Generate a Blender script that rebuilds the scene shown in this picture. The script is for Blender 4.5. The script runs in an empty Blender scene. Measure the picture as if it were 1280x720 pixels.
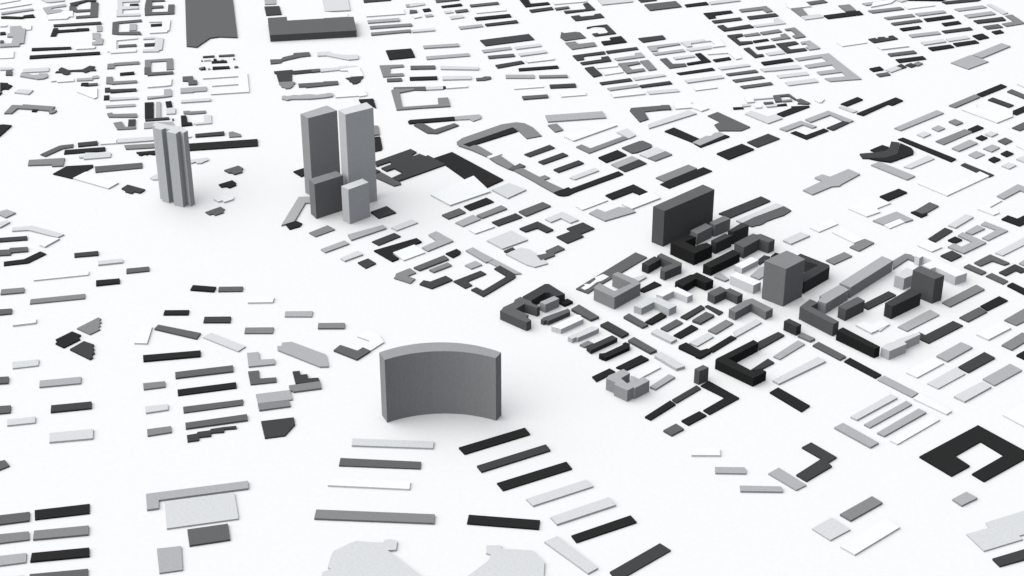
import bpy, bmesh, math
from mathutils import Matrix, Vector

scene = bpy.context.scene
# ---------------------------------------------------------------- materials
def mat(name, col, rough=0.9, var=0.13, scale=0.8, fine=2.0):
    """matt model-board finish: flat colour with a faint mottling and grain in it"""
    m = bpy.data.materials.new(name); m.use_nodes = True
    nt = m.node_tree; bs = nt.nodes['Principled BSDF']
    bs.inputs['Roughness'].default_value = rough
    bs.inputs['Specular IOR Level'].default_value = 0.09
    tc = nt.nodes.new('ShaderNodeTexCoord')
    n1 = nt.nodes.new('ShaderNodeTexNoise'); n1.inputs['Scale'].default_value = scale; n1.inputs['Detail'].default_value = 3
    n2 = nt.nodes.new('ShaderNodeTexNoise'); n2.inputs['Scale'].default_value = fine; n2.inputs['Detail'].default_value = 1
    nt.links.new(tc.outputs['Object'], n1.inputs['Vector']); nt.links.new(tc.outputs['Object'], n2.inputs['Vector'])
    ad = nt.nodes.new('ShaderNodeMath'); ad.operation = 'ADD'
    nt.links.new(n1.outputs['Fac'], ad.inputs[0]); nt.links.new(n2.outputs['Fac'], ad.inputs[1])
    mr = nt.nodes.new('ShaderNodeMapRange')
    mr.inputs['From Min'].default_value = 0.5; mr.inputs['From Max'].default_value = 1.5
    mr.inputs['To Min'].default_value = 1 - var; mr.inputs['To Max'].default_value = 1 + var
    nt.links.new(ad.outputs[0], mr.inputs['Value'])
    vm = nt.nodes.new('ShaderNodeVectorMath'); vm.operation = 'SCALE'
    vm.inputs[0].default_value = col
    nt.links.new(mr.outputs['Result'], vm.inputs['Scale'])
    nt.links.new(vm.outputs['Vector'], bs.inputs['Base Color'])
    return m
ALB = dict(K=0.0034, D=0.0140, G=0.034, M=0.067, N=0.094, L=0.119, P=0.187, W=0.250, X=0.190)
MAT = {k: mat('board_' + n, (ALB[k] * .97, ALB[k], ALB[k] * 1.02)) for k, n in
       dict(K='black', D='charcoal', G='dark_grey', M='mid_grey', N='cement_grey', L='light_grey', P='pale_grey', W='white', X='tower_white').items()}
ORDER = list('KDGMNLPWX')
ground_mat = mat('white_board', (0.236, 0.2405, 0.242), var=0.03, scale=0.3, fine=0.9)

# ---------------------------------------------------------------- helpers
def prism(bm, pts, h, mi=0, base=-0.3):
    """extruded outline: roof, floor and one wall per edge"""
    lo = [bm.verts.new((x, y, base)) for x, y in pts]
    hi = [bm.verts.new((x, y, h)) for x, y in pts]
    n = len(pts); fs = [bm.faces.new(hi), bm.faces.new(list(reversed(lo)))]
    for i in range(n):
        j = (i + 1) % n
        fs.append(bm.faces.new((lo[i], lo[j], hi[j], hi[i])))
    for f in fs: f.material_index = mi
def link(name, bm, mats, loc=(0, 0, 0)):
    me = bpy.data.meshes.new(name); bm.to_mesh(me); bm.free()
    for m in mats: me.materials.append(m)
    o = bpy.data.objects.new(name, me); o.location = loc
    scene.collection.objects.link(o); return o
def pts_of(s):
    v = list(map(float, s.split(','))); return list(zip(v[::2], v[1::2]))

# ---------------------------------------------------------------- ground
bm = bmesh.new()
S = 9000
bm.faces.new([bm.verts.new(p) for p in ((-S, -S, 0), (S, -S, 0), (S, S, 0), (-S, S, 0))])
g = link('ground', bm, [ground_mat]); g['kind'] = 'structure'

# ---------------------------------------------------------------- buildings
# name | category | label | shade | height m | outline on the ground in metres
ROWS = """
curved_tower|tower|tall grey curved slab tower standing alone in the centre foreground|N|44.26|-74.8,891.3,-72.0,893.0,-69.2,894.5,-66.2,895.9,-63.2,897.1,-60.1,898.2,-57.0,899.1,-53.8,899.8,-50.6,900.4,-47.4,900.9,-44.1,901.1,-40.9,901.2,-37.6,901.1,-34.3,900.9,-31.1,900.5,-27.9,900.0,-24.7,899.2,-21.6,898.3,-18.5,897.3,-15.5,896.1,-12.5,894.8,-9.6,893.3,-6.4,899.6,-9.4,901.7,-12.6,903.5,-15.9,905.2,-19.2,906.7,-22.6,908.0,-26.2,909.1,-29.7,909.9,-33.3,910.6,-37.0,911.0,-40.6,911.2,-44.3,911.2,-47.9,911.0,-51.6,910.6,-55.2,910.0,-58.8,909.1,-62.3,908.0,-65.7,906.8,-69.1,905.3,-72.3,903.6,-75.5,901.8,-78.5,899.7
slab_tower|tower|tallest light grey slab tower with white roof, rear right of four|X|75.41|-105.5,1194.5,-124.8,1180.5,-119.1,1172.9,-99.9,1185.1
slab_tower|tower|tall slab tower with light grey roof and dark front, rear left of four|L|64.17|-148.3,1191.4,-128.3,1205.1,-136.6,1214.4,-154.6,1199.0
fluted_tower|tower|pale fluted tower with zigzag sides and white roof, farthest left tower|X|59.59|-239.8,1179.1,-236.8,1176.0,-234.3,1180.2,-241.5,1187.9,-247.8,1188.7,-260.3,1194.7,-261.5,1189.1,-258.7,1187.2,-259.2,1184.6,-253.6,1181.4,-251.3,1184.5,-247.3,1181.9,-249.3,1178.0,-242.1,1174.7
slab_tower|tower|wide dark grey slab tower standing behind the black courtyard block|G|28.42|144.9,1146.7,137.4,1154.8,99.1,1120.1,106.6,1113.1
rounded_hall|hall|large flat pale hall with rounded side cut by the bottom edge, left one|P|1.26|-88.8,772.3,-95.9,766.6,-97.0,763.1,-98.0,752.9,-95.9,750.9,-100.6,748.4,-100.6,736.3,-46.1,736.2,-45.0,741.7,-67.0,767.0,-62.5,767.5,-62.3,775.1,-66.7,776.8,-69.5,775.8,-69.8,773.7,-79.6,774.4,-84.7,775.3
hollow_block|building|large flat black hollow-square block open towards the lower left|K|1.18|251.2,835.3,263.8,845.1,257.3,855.0,275.7,870.0,286.0,855.5,263.2,837.2,268.6,830.0,302.4,856.3,277.9,886.8,236.5,854.4
flat_hall|hall|huge flat grey plate with angled front edge, left of the raised hall|G|1.40|-289.0,1487.6,-279.5,1484.9,-271.0,1506.6,-263.1,1509.7,-246.5,1508.1,-263.9,1605.5,-309.0,1605.6
tower_block|tower|tall squarish grey tower standing in front of charcoal courtyard block|M|28.78|194.8,1042.3,190.4,1047.7,188.9,1049.8,184.0,1054.4,167.5,1040.1,180.3,1028.9
flat_hall|hall|large flat pale grey rectangular plate at lower left beneath grey bar|P|1.10|-189.2,786.5,-151.1,795.5,-156.6,819.3,-194.3,810.6
hall|hall|long raised dark grey hall with one notched corner at the top edge|G|6.40|-139.6,1511.3,-144.8,1545.4,-204.4,1535.8,-206.0,1545.5,-223.0,1542.3,-215.9,1499.8
rounded_hall|hall|large flat pale hall cut by the bottom edge, right of its twin|P|1.12|-14.0,764.8,-11.4,763.4,-12.9,758.0,-26.2,741.9,-31.0,732.0,12.4,732.0,16.3,739.8,17.3,756.6,11.1,766.9,-5.8,768.5,-6.1,771.6,-13.9,771.1
slab_tower|tower|shorter mid grey slab tower in front of the tall dark-fronted tower|M|28.24|-122.7,1170.7,-128.4,1177.7,-147.1,1164.2,-142.2,1155.9
stepped_block|building|flat pale grey stepped block in front of the black hollow-square block|P|0.97|253.9,766.5,277.4,776.7,276.0,779.7,280.2,781.5,285.6,802.9,260.5,791.6,261.3,786.9,247.7,781.2
raised_bar_block|building|raised light grey long bar left of the dark corner tower|L|8.49|261.9,1077.3,255.4,1083.8,220.0,1046.0,226.4,1039.9
slab_tower|tower|small pale slab tower with white roof, nearest of the four towers|X|27.98|-103.4,1159.5,-108.4,1165.8,-122.7,1153.4,-117.2,1147.7
bar_block|building|flat mid grey long bar behind left of the pale rounded halls|M|1.30|-109.3,795.4,-42.8,791.0,-42.8,798.9,-108.9,803.4
stepped_block|building|large flat charcoal plate with stepped edges, right of the slab towers|D|1.31|-104.2,1242.2,-94.5,1250.1,-92.0,1246.4,-100.3,1238.8,-95.9,1233.7,-90.2,1238.4,-83.1,1230.4,-91.0,1221.7,-85.7,1216.3,-51.5,1245.1,-65.3,1261.5,-67.1,1259.7,-72.0,1264.1,-76.5,1259.7,-78.0,1261.9,-74.5,1267.4,-79.4,1272.9,-105.7,1250.1
bar_block|building|broad flat black diagonal bar adjoining the charcoal stepped plate|K|1.24|-51.5,1245.2,-23.3,1201.3,-6.5,1218.6,-46.8,1267.5,-60.5,1256.4
raised_u_shaped_block|building|raised black U-shaped block right of the notched grey cube|K|6.59|157.7,938.0,154.1,941.5,149.7,938.0,135.8,953.2,156.9,972.1,154.1,975.8,128.2,953.2,127.4,951.5,148.8,930.5
tower_block|tower|dark grey tower standing between long charcoal bar and white stepped block|G|19.00|287.5,1037.4,274.0,1051.2,268.0,1045.0,280.2,1032.7
raised_u_shaped_block|building|raised mid grey U-shaped block behind the grey courtyard block|N|9.35|86.3,1044.4,85.0,1046.0,82.9,1050.1,71.9,1060.1,68.0,1056.8,80.2,1044.4,68.2,1033.8,58.7,1044.7,55.2,1039.9,54.7,1037.9,67.8,1025.2
cube_block|building|light grey raised cube with notched courtyard, left of slim dark tower|L|8.27|74.0,917.5,74.9,916.6,84.3,925.1,80.8,928.9,77.9,927.0,73.0,930.8,72.6,923.6,70.3,922.0,66.9,927.7,72.8,933.7,69.0,938.3,59.4,930.8,57.8,927.4,63.5,922.8,62.4,920.9,70.1,913.8
l_shaped_block|building|flat light grey L-shaped block behind left of the large pale plate|L|1.34|-203.0,803.4,-196.7,804.9,-198.0,812.3,-149.2,823.5,-150.3,830.6,-206.2,818.1
square_block|building|flat white squarish block in front right of the charcoal stepped plate|W|1.34|-45.5,1175.8,-16.1,1198.4,-29.2,1225.0,-60.8,1193.3
raised_u_shaped_block|building|raised black U-shaped block in front of the dark slab tower|K|9.47|139.7,1097.4,135.9,1101.9,126.7,1096.4,121.0,1103.4,129.3,1110.0,124.0,1113.8,110.8,1101.9,126.1,1085.8
raised_many_cornered_block|building|raised white many-cornered block behind the dark corner tower|W|6.55|309.9,1063.4,284.9,1092.4,279.2,1088.1,281.7,1084.7,284.4,1087.0,289.5,1080.8,281.7,1074.4,286.1,1069.1,290.0,1071.3,300.9,1057.9
bar_block|building|flat white long bar in front left of the black hollow-square block|W|1.21|183.8,763.1,212.6,787.2,206.3,794.9,177.2,770.1
raised_l_shaped_block|building|raised dark grey L-shaped block in front right of the square grey tower|G|9.42|211.3,993.8,196.0,1013.1,201.5,1018.3,196.8,1022.9,188.6,1012.7,207.2,990.7
raised_many_cornered_block|building|raised dark grey many-cornered block left of the grey courtyard block|G|6.66|12.5,1000.3,10.7,1003.2,9.1,1004.4,10.8,1007.0,2.5,1014.8,8.2,1021.6,16.3,1016.1,18.4,1018.0,13.2,1022.4,12.6,1025.3,5.6,1030.9,1.7,1026.9,1.2,1023.7,-5.9,1017.1,-6.6,1014.5,-7.9,1012.5,9.4,997.4
raised_l_shaped_block|building|raised charcoal L-shaped block behind right of the square grey tower|D|9.29|216.6,1066.5,216.6,1069.8,199.4,1086.0,196.6,1083.1,201.3,1075.5,209.2,1069.6,196.3,1057.0,194.3,1047.6,196.5,1046.2
raised_oblong_block|building|raised charcoal oblong block in front left of the dark corner tower|D|9.85|271.8,1030.6,265.6,1036.2,245.2,1016.8,249.2,1012.3
raised_stepped_block|building|raised dark grey stepped block behind the square grey tower|G|8.88|173.7,1108.1,179.7,1102.9,184.4,1107.3,175.7,1115.9,172.4,1114.8,170.1,1116.4,155.5,1102.2,161.4,1095.6
bar_block|building|flat dark grey long bar behind the grey courtyard block|G|0.99|51.2,1045.8,61.2,1058.8,68.4,1066.4,75.7,1074.8,94.3,1096.3,86.7,1103.3,43.3,1051.9
bar_block|building|flat charcoal long bar right of the pale rounded halls|D|0.95|55.4,741.3,85.5,767.3,80.0,773.4,51.6,748.8
square_block|building|flat dark grey squarish block in front of the large pale plate|G|1.27|-174.4,771.3,-153.1,776.6,-156.3,790.6,-177.8,785.4
stepped_block|building|flat mid grey stepped block right of the rounded ring block|M|0.99|-43.2,1282.3,-38.8,1279.0,-0.1,1313.6,4.2,1306.7,5.2,1308.3,11.8,1293.0,23.8,1298.0,16.8,1314.1,10.1,1322.2,3.3,1323.9,-8.3,1319.9,-39.6,1293.6,-43.7,1286.4
bar_block|building|flat black long bar, nearer one of two behind right of the pale rounded halls|K|1.09|-24.9,791.0,14.6,785.9,15.4,793.8,-24.0,798.8
raised_bar_block|building|raised black long bar in front left of the dark corner tower|K|7.14|233.2,966.4,213.5,990.4,208.8,986.2,229.4,963.8
raised_u_shaped_block|building|raised charcoal U-shaped block left of the grey courtyard block|D|6.17|24.9,1049.2,22.2,1049.2,7.0,1032.1,12.6,1026.5,22.1,1037.8,25.4,1037.4,28.6,1032.1,35.4,1035.4
bar_block|building|flat black long bar, farther one of two behind right of the pale rounded halls|K|0.99|-5.1,821.7,34.5,842.7,31.4,849.7,-8.7,828.7
notched_block|building|flat light grey notched block left of the curved tower|L|1.16|-149.6,972.9,-120.7,952.7,-115.3,953.1,-118.2,967.1,-141.8,982.8,-148.0,981.7,-147.6,978.0,-150.4,977.3
bar_block|building|flat white long bar behind the pale rounded halls|W|1.13|-104.6,826.5,-58.0,822.8,-57.9,829.8,-104.9,833.6
stepped_block|building|flat charcoal stepped block left of the black hollow-square block|D|1.15|179.4,852.4,162.5,836.4,167.6,830.3,184.3,844.9,182.5,848.4,188.5,853.8,175.8,868.9,169.6,863.9
many_cornered_block|building|flat light grey many-cornered block right of the grey comb-shaped block|L|1.06|250.0,1453.2,271.3,1461.1,275.1,1451.6,253.8,1443.0,256.4,1436.8,277.8,1444.1,280.1,1434.1,262.1,1428.5,264.1,1421.9,283.5,1427.8,286.3,1418.6,266.7,1413.9,270.4,1407.4,298.0,1412.5,292.8,1427.4,278.8,1470.3,247.6,1458.9
raised_stepped_block|building|raised mid grey stepped block in front left of the square grey tower|M|6.25|158.3,1022.5,162.3,1017.2,166.5,1011.4,171.7,1015.9,159.5,1029.5,153.8,1026.5,152.9,1024.5,142.6,1015.1,146.4,1010.8
bar_block|building|flat pale grey long bar, nearer one of two right of the pale rounded halls|P|1.19|40.2,747.4,45.6,752.0,24.6,779.4,17.4,774.6
square_block|building|flat light grey squarish block in front of the large pale plate|L|1.03|-186.7,748.1,-174.8,750.8,-178.8,771.1,-191.6,768.8
raised_notched_block|building|raised light grey notched block right of the square grey tower|L|8.10|225.0,1037.8,219.8,1044.6,204.1,1029.2,205.6,1027.8,202.0,1022.8,206.9,1019.2
bar_block|building|flat pale grey long bar, farther one of two right of the pale rounded halls|P|1.33|24.7,789.8,57.9,807.6,54.4,814.8,21.1,796.4
bar_block|building|flat dark grey long bar in front of the curved tower|G|0.96|-99.9,846.1,-52.7,842.9,-52.6,849.6,-99.6,853.5
raised_stepped_block|building|raised pale grey stepped block in front of the dark corner tower|P|6.69|250.9,970.5,249.8,973.2,262.0,982.4,261.5,985.2,245.6,975.7,243.8,973.6,238.2,970.9,234.0,966.4,238.4,961.8
bar_block|building|flat pale grey long bar in front of the curved tower|P|1.20|-94.1,866.1,-46.3,863.1,-46.0,870.0,-94.2,873.1
many_cornered_block|building|flat light grey many-cornered block in front left of the dark fin-shaped block|L|1.22|224.1,1193.3,240.5,1206.7,246.0,1207.3,248.8,1210.8,265.3,1227.8,258.0,1236.6,241.7,1223.1,236.4,1227.3,229.8,1221.7,234.7,1215.9,218.0,1200.7
bar_block|building|flat pale grey long bar behind right of the pale rounded halls|P|1.16|11.7,807.0,46.0,825.4,42.4,831.8,7.8,813.3
bar_block|building|flat black long bar in front of the curved tower|K|1.06|-27.6,857.4,10.7,877.8,7.6,884.6,-31.3,863.9
bar_block|building|flat black long bar behind right of the fluted tower|K|1.18|-261.6,1269.7,-199.9,1279.6,-201.8,1291.9,-263.6,1281.9
raised_bar_block|building|raised black long bar left of the square grey tower|K|6.75|158.3,1090.8,154.0,1096.6,131.2,1075.0,136.2,1070.7
raised_stepped_block|building|raised black stepped block right of the grey courtyard block|K|6.21|136.3,1054.2,126.1,1065.1,122.8,1061.9,121.4,1061.9,110.5,1052.6,110.0,1050.8,115.0,1046.0,124.7,1056.3,130.8,1050.1
bar_block|building|flat black long bar right of the pale rounded halls|K|1.02|34.9,774.2,68.6,792.1,65.5,798.3,32.2,780.1
raised_stepped_block|building|raised pale grey stepped block right of the grey courtyard block|P|5.20|94.2,1026.4,103.5,1016.9,108.7,1021.7,97.6,1033.0,95.2,1031.7,91.9,1032.7,80.6,1021.5,85.4,1018.2
oblong_block|building|flat black oblong block left of the large pale plate|K|0.97|-263.4,794.9,-234.4,800.7,-236.1,809.3,-265.5,803.4
bar_block|building|flat charcoal long bar in front of the curved tower|D|1.23|-17.5,839.5,22.4,861.0,19.8,866.9,-20.3,845.3
u_shaped_block|building|flat white U-shaped block in front of the grey square plaza block|W|1.16|392.2,1322.1,407.6,1334.3,410.7,1347.0,399.7,1357.6,388.0,1347.0,382.6,1351.6,382.5,1360.7,369.0,1348.6
square_block|building|flat charcoal squarish block behind the large pale plate|D|1.01|-145.9,873.9,-134.4,876.6,-129.6,888.1,-131.2,895.9,-150.4,891.7
bar_block|building|flat black long bar left of the large pale plate|K|1.24|-257.3,757.6,-226.6,762.3,-228.2,769.6,-258.1,764.9
oblong_block|building|flat mid grey oblong block, right one of two left of the large pale plate|M|1.31|-260.2,776.7,-231.0,781.2,-232.4,789.0,-261.4,784.3
u_shaped_block|building|flat white U-shaped block in front right of the dark fin-shaped block|W|1.05|324.0,1191.3,363.3,1224.7,357.7,1232.6,349.6,1224.8,325.9,1204.3,322.2,1203.1,308.9,1215.3,306.2,1212.0
raised_oblong_block|building|raised dark grey oblong block right of the square grey tower|G|8.52|233.0,1022.4,229.0,1027.7,214.4,1015.0,218.5,1010.0
square_block|building|flat pale grey squarish block in front left of the black hollow-square block|P|1.04|172.7,775.9,185.1,785.4,176.7,796.3,164.2,786.2
raised_stepped_block|building|raised dark grey stepped block left of the square grey tower|G|6.16|143.2,1039.3,150.1,1031.9,154.0,1035.3,146.3,1043.4,143.8,1041.4,139.9,1045.8,130.8,1037.3,135.1,1032.0
l_shaped_block|building|flat black L-shaped block right of the notched grey cube|K|1.01|130.2,917.2,115.5,903.3,119.0,898.9,138.9,916.8,122.0,936.3,116.6,930.8
raised_oblong_block|building|raised white oblong block left of the square grey tower|W|6.67|168.0,1050.7,153.0,1064.5,148.0,1059.7,162.3,1045.9
angular_block|building|flat pale grey angular block left of the grey courtyard block|P|1.07|10.0,1085.6,15.8,1082.1,25.0,1087.3,18.5,1099.5,11.8,1108.3,5.9,1110.1,2.1,1107.4,-4.2,1100.9
l_shaped_block|building|flat white L-shaped block in front of the dark fin-shaped block|W|1.02|258.4,1157.7,269.5,1165.1,268.1,1170.6,280.2,1179.6,264.5,1188.2,247.0,1170.6
oblong_block|building|flat pale grey oblong block, right one of two in front of the three saw-edged blocks|P|1.28|-272.1,869.5,-247.4,873.4,-249.1,883.2,-274.2,878.8
oblong_block|building|flat mid grey oblong block in front left of the black hollow-square block|M|1.28|186.6,793.1,207.1,809.6,202.2,815.6,181.5,798.9
raised_stepped_block|building|raised dark grey stepped block behind right of the grey courtyard block|G|6.88|114.1,1072.6,116.2,1073.8,116.8,1076.9,103.5,1091.3,100.4,1087.2,110.6,1076.2,101.9,1070.1,101.3,1067.7,104.1,1064.2
l_shaped_block|building|flat dark grey L-shaped block in front left of the grey comb-shaped block|G|0.97|168.7,1324.4,163.3,1319.1,166.0,1307.5,183.7,1307.5,191.7,1314.6,168.5,1344.2,159.6,1336.8
stepped_block|building|low white stepped block right of the grey courtyard block|W|4.78|120.9,1037.1,111.1,1047.5,108.4,1045.2,106.1,1047.2,96.6,1037.1,100.7,1034.4,108.3,1041.5,117.0,1033.7
oblong_block|building|flat light grey oblong block right of the rounded ring block|L|1.33|29.3,1324.5,76.7,1332.5,74.3,1344.9,27.3,1336.8
square_block|building|flat pale grey squarish block behind left of the grey courtyard block|P|1.21|-6.7,1108.4,11.3,1122.0,-0.4,1135.9,-17.9,1121.0
l_shaped_block|building|flat light grey L-shaped block in front of the four slab towers|L|1.32|-166.4,1144.2,-163.4,1146.1,-157.6,1150.5,-152.6,1180.0,-141.0,1179.6,-141.9,1190.1,-158.6,1189.6
bar_block|building|flat white long bar left of the black hollow-square block|W|1.01|226.3,867.2,256.5,892.9,252.7,897.5,222.5,871.0
many_cornered_block|building|flat dark grey many-cornered block right of the dark slab tower|G|1.05|168.2,1145.8,173.0,1142.1,176.7,1144.3,178.9,1144.9,181.3,1146.7,184.4,1150.5,192.1,1156.1,198.2,1159.9,204.8,1167.6,200.1,1174.4,192.4,1169.0,188.6,1167.0,187.0,1164.7,176.9,1156.7,171.2,1153.3,166.7,1147.7
bar_block|building|flat dark grey long bar, nearer one of two behind the large pale plate|G|1.29|-194.1,883.6,-158.5,892.7,-159.7,899.0,-195.4,889.6
many_cornered_block|building|flat mid grey many-cornered block behind left of the rounded ring block|M|1.24|-94.5,1348.4,-76.2,1351.9,-50.7,1355.8,-53.2,1373.5,-61.7,1372.2,-60.7,1359.0,-90.2,1353.9,-94.1,1383.5,-82.0,1389.6,-82.1,1392.3,-95.5,1391.3,-96.3,1393.0,-101.4,1388.9
bar_block|building|flat charcoal long bar right of the dark slab tower|D|1.12|158.9,1156.0,191.5,1183.0,185.3,1190.3,151.0,1162.7
oblong_block|building|flat light grey oblong block behind the black hollow-square block|L|1.09|298.2,930.8,319.5,948.3,313.7,955.8,292.5,938.1
l_shaped_block|building|flat charcoal L-shaped block in front of the dark corner tower|D|1.12|262.7,986.3,267.7,981.0,294.5,1002.9,289.2,1008.7,267.3,990.7,264.0,994.7
raised_oblong_block|building|raised mid grey oblong block in front of the dark slab tower|M|8.97|142.4,1126.9,138.1,1131.9,126.4,1120.8,130.9,1115.5
raised_oblong_block|building|raised charcoal oblong block right of the dark slab tower|D|10.41|168.3,1126.1,163.5,1130.2,161.0,1127.1,152.5,1117.6,156.3,1116.5
l_shaped_block|building|flat black L-shaped block in front of the four slab towers|K|1.25|-83.2,1090.4,-78.8,1094.3,-84.7,1102.5,-64.0,1119.1,-68.0,1124.5,-97.1,1106.0
bar_block|building|flat pale grey long bar, nearer one of two in front of the square grey tower|P|1.34|165.1,932.3,198.1,958.6,194.2,963.9,161.6,936.1
bar_block|building|flat dark grey long bar, nearer one of two right of the three saw-edged blocks|G|1.26|-209.4,939.5,-174.5,947.4,-175.7,954.3,-210.7,946.3
stepped_block|building|flat charcoal stepped block behind the grey courtyard block|D|1.11|42.6,1135.3,31.7,1126.6,39.3,1117.1,51.2,1127.1,48.9,1130.7,59.4,1139.4,51.3,1148.7,39.3,1139.4
raised_oblong_block|building|raised mid grey oblong block right of the dark slab tower|M|9.66|156.5,1137.8,152.3,1142.5,140.9,1131.7,144.4,1127.8
bar_block|building|flat dark grey long bar, farther one of two behind the large pale plate|G|0.95|-198.2,901.0,-163.5,909.8,-164.2,915.6,-199.6,907.4
bar_block|building|flat black long bar, nearer one of two right of the three saw-edged blocks|K|1.02|-204.7,920.1,-169.9,928.7,-171.2,935.0,-206.1,926.5
notched_block|building|low white notched block in front left of the grey courtyard block|W|3.63|46.8,1007.2,44.9,1009.5,45.3,1011.5,42.7,1012.8,25.6,997.8,28.5,995.8,29.8,995.3,31.7,994.0
l_shaped_block|building|flat black L-shaped block, left one of two left of the dark slab tower|K|1.01|34.6,1192.7,38.3,1191.5,42.1,1192.7,46.7,1197.7,85.0,1228.3,81.4,1233.5,44.2,1203.5,42.4,1206.1,31.4,1196.9
oblong_block|building|flat light grey oblong block left of the curved tower|L|1.08|-154.5,910.9,-134.0,915.4,-136.6,925.9,-157.2,921.2
oblong_block|building|flat white oblong block left of the fluted tower|W|1.19|-333.3,1221.7,-302.8,1204.1,-297.1,1213.6,-325.8,1232.9
l_shaped_block|building|flat light grey L-shaped block left of the dark slab tower|L|1.14|67.4,1151.1,90.5,1165.3,87.3,1171.1,78.6,1173.1,68.1,1165.0,62.6,1170.0,56.2,1163.5
oblong_block|building|flat light grey oblong block, right one of two left of the black hollow-square block|L|1.32|209.7,863.6,215.4,868.2,197.7,889.1,191.8,884.3
bar_block|building|flat light grey long bar left of the black hollow-square block|L|1.25|220.0,875.3,249.9,900.5,246.1,904.7,216.3,878.7
bar_block|building|flat black long bar, farther one of two right of the three saw-edged blocks|K|1.33|-232.9,959.3,-197.7,965.4,-198.7,972.1,-234.4,966.3
oblong_block|building|flat light grey oblong block, left one of two left of the black hollow-square block|L|0.98|160.5,821.8,167.0,826.7,153.5,843.6,146.7,837.9
oblong_block|building|flat black oblong block right of the notched grey cube|K|1.10|174.8,901.8,180.8,908.1,164.1,928.5,158.2,923.1
raised_square_block|building|raised pale grey squarish block left of the dark corner tower|P|8.93|271.0,1056.1,272.9,1062.4,269.3,1066.6,259.1,1056.2,264.5,1051.3
many_cornered_block|building|flat white many-cornered block in front of the huge grey plate|W|1.23|-263.4,1413.9,-233.8,1419.1,-231.8,1403.5,-253.7,1400.8,-253.3,1398.0,-231.5,1401.8,-230.0,1389.8,-252.6,1383.8,-251.7,1380.5,-220.3,1385.4,-227.2,1426.1,-234.1,1420.8,-264.6,1419.1
u_shaped_block|building|flat charcoal U-shaped block left of the grey courtyard block|D|1.14|-3.4,1069.0,-19.6,1049.1,-24.1,1053.7,-27.7,1050.5,-19.1,1041.5,1.5,1066.5,2.6,1069.0,1.5,1072.7,-8.4,1084.0,-12.3,1079.9
oblong_block|building|flat pale grey oblong block, left one of two behind the black hollow-square block|P|0.99|262.7,927.3,283.1,944.3,279.5,952.3,257.1,933.2
bar_block|building|flat black long bar behind the dark slab tower|K|0.96|118.1,1204.4,153.2,1234.0,147.1,1240.5,111.8,1211.3
oblong_block|building|flat white oblong block in front of the dark corner tower|W|1.06|252.1,939.8,272.2,956.6,267.2,964.1,246.4,945.7
raised_oblong_block|building|raised charcoal oblong block in front right of the dark slab tower|D|8.91|155.0,1113.3,150.4,1116.3,139.5,1105.9,142.6,1102.2
bar_block|building|flat light grey long bar in front of the dark corner tower|L|0.95|256.6,996.0,281.9,1016.8,277.2,1023.6,251.6,1001.5
bar_block|building|flat white long bar right of the rounded ring block|W|1.26|48.8,1287.9,85.0,1317.6,79.0,1323.9,41.4,1296.3
oblong_block|building|flat charcoal oblong block in front of the dark corner tower|D|1.16|285.4,945.7,306.1,962.9,300.8,969.8,280.3,952.2
oblong_block|building|flat charcoal oblong block, middle one of three behind the rounded ring block|D|1.09|-23.3,1488.4,20.2,1503.2,15.3,1516.3,-28.5,1501.4
many_cornered_block|building|flat light grey many-cornered block behind left of the bone-shaped block|L|1.35|-453.4,1518.4,-455.2,1517.6,-453.8,1509.9,-448.4,1509.9,-446.2,1493.8,-456.0,1492.7,-454.2,1485.5,-437.7,1487.7,-438.8,1493.8,-435.3,1494.5,-441.2,1526.6,-442.0,1530.2,-443.6,1529.4,-446.5,1531.8,-447.6,1536.5,-457.4,1534.9
oblong_block|building|flat pale grey oblong block, right one of two behind the black hollow-square block|P|1.33|275.6,912.2,295.8,928.9,291.5,934.9,270.2,918.0
bar_block|building|flat mid grey long bar in front right of the dark corner tower|M|1.26|291.3,1027.2,319.5,1050.4,315.2,1056.6,287.0,1032.9
square_block|building|flat black squarish block left of the fluted tower|K|1.02|-350.3,1229.5,-334.0,1221.6,-322.1,1241.7,-322.9,1245.5,-342.7,1243.0
u_shaped_block|building|flat light grey U-shaped block behind the dark corner tower|L|1.35|326.3,1118.3,317.1,1110.5,313.0,1115.7,307.4,1111.0,316.7,1101.2,336.1,1117.2,322.7,1132.7,318.3,1128.1
oblong_block|building|flat light grey oblong block in front of the dark corner tower|L|1.23|274.9,958.6,294.6,975.5,288.5,981.8,269.3,965.2
bar_block|building|flat pale grey long bar behind left of the black hollow-square block|P|1.30|206.7,892.4,235.5,916.6,232.1,920.6,203.3,895.8
oblong_block|building|flat white oblong block, right one of two left of the dark slab tower|W|1.30|88.1,1169.8,110.4,1187.7,104.2,1198.7,96.6,1192.7,88.0,1183.8,81.0,1177.5
bar_block|building|flat light grey long bar left of the grey courtyard block|L|1.00|0.0,1072.1,6.6,1072.9,-27.9,1110.6,-32.5,1106.4
many_cornered_block|building|flat charcoal many-cornered block left of the dark fin-shaped block|D|1.27|296.6,1275.7,292.7,1269.6,283.9,1266.1,271.2,1263.9,272.2,1256.1,276.8,1255.8,290.3,1256.6,300.4,1263.3,306.2,1284.0,299.9,1286.3
l_shaped_block|building|flat dark grey L-shaped block behind the dark slab tower|G|1.06|103.5,1324.8,111.0,1330.5,108.4,1344.8,131.1,1350.1,130.0,1358.3,100.0,1352.5,98.0,1352.0,96.7,1347.2
oblong_block|building|flat charcoal oblong block in front of the black hollow-square block|D|1.14|259.3,753.3,280.6,761.7,279.3,769.3,256.8,759.7
stepped_block|building|low black stepped block behind right of the notched grey cube|K|1.64|122.4,965.2,127.0,970.0,124.8,973.6,120.1,971.2,111.7,981.0,106.8,977.0,106.4,975.1,116.1,965.6,116.6,964.2,119.3,962.4
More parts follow.
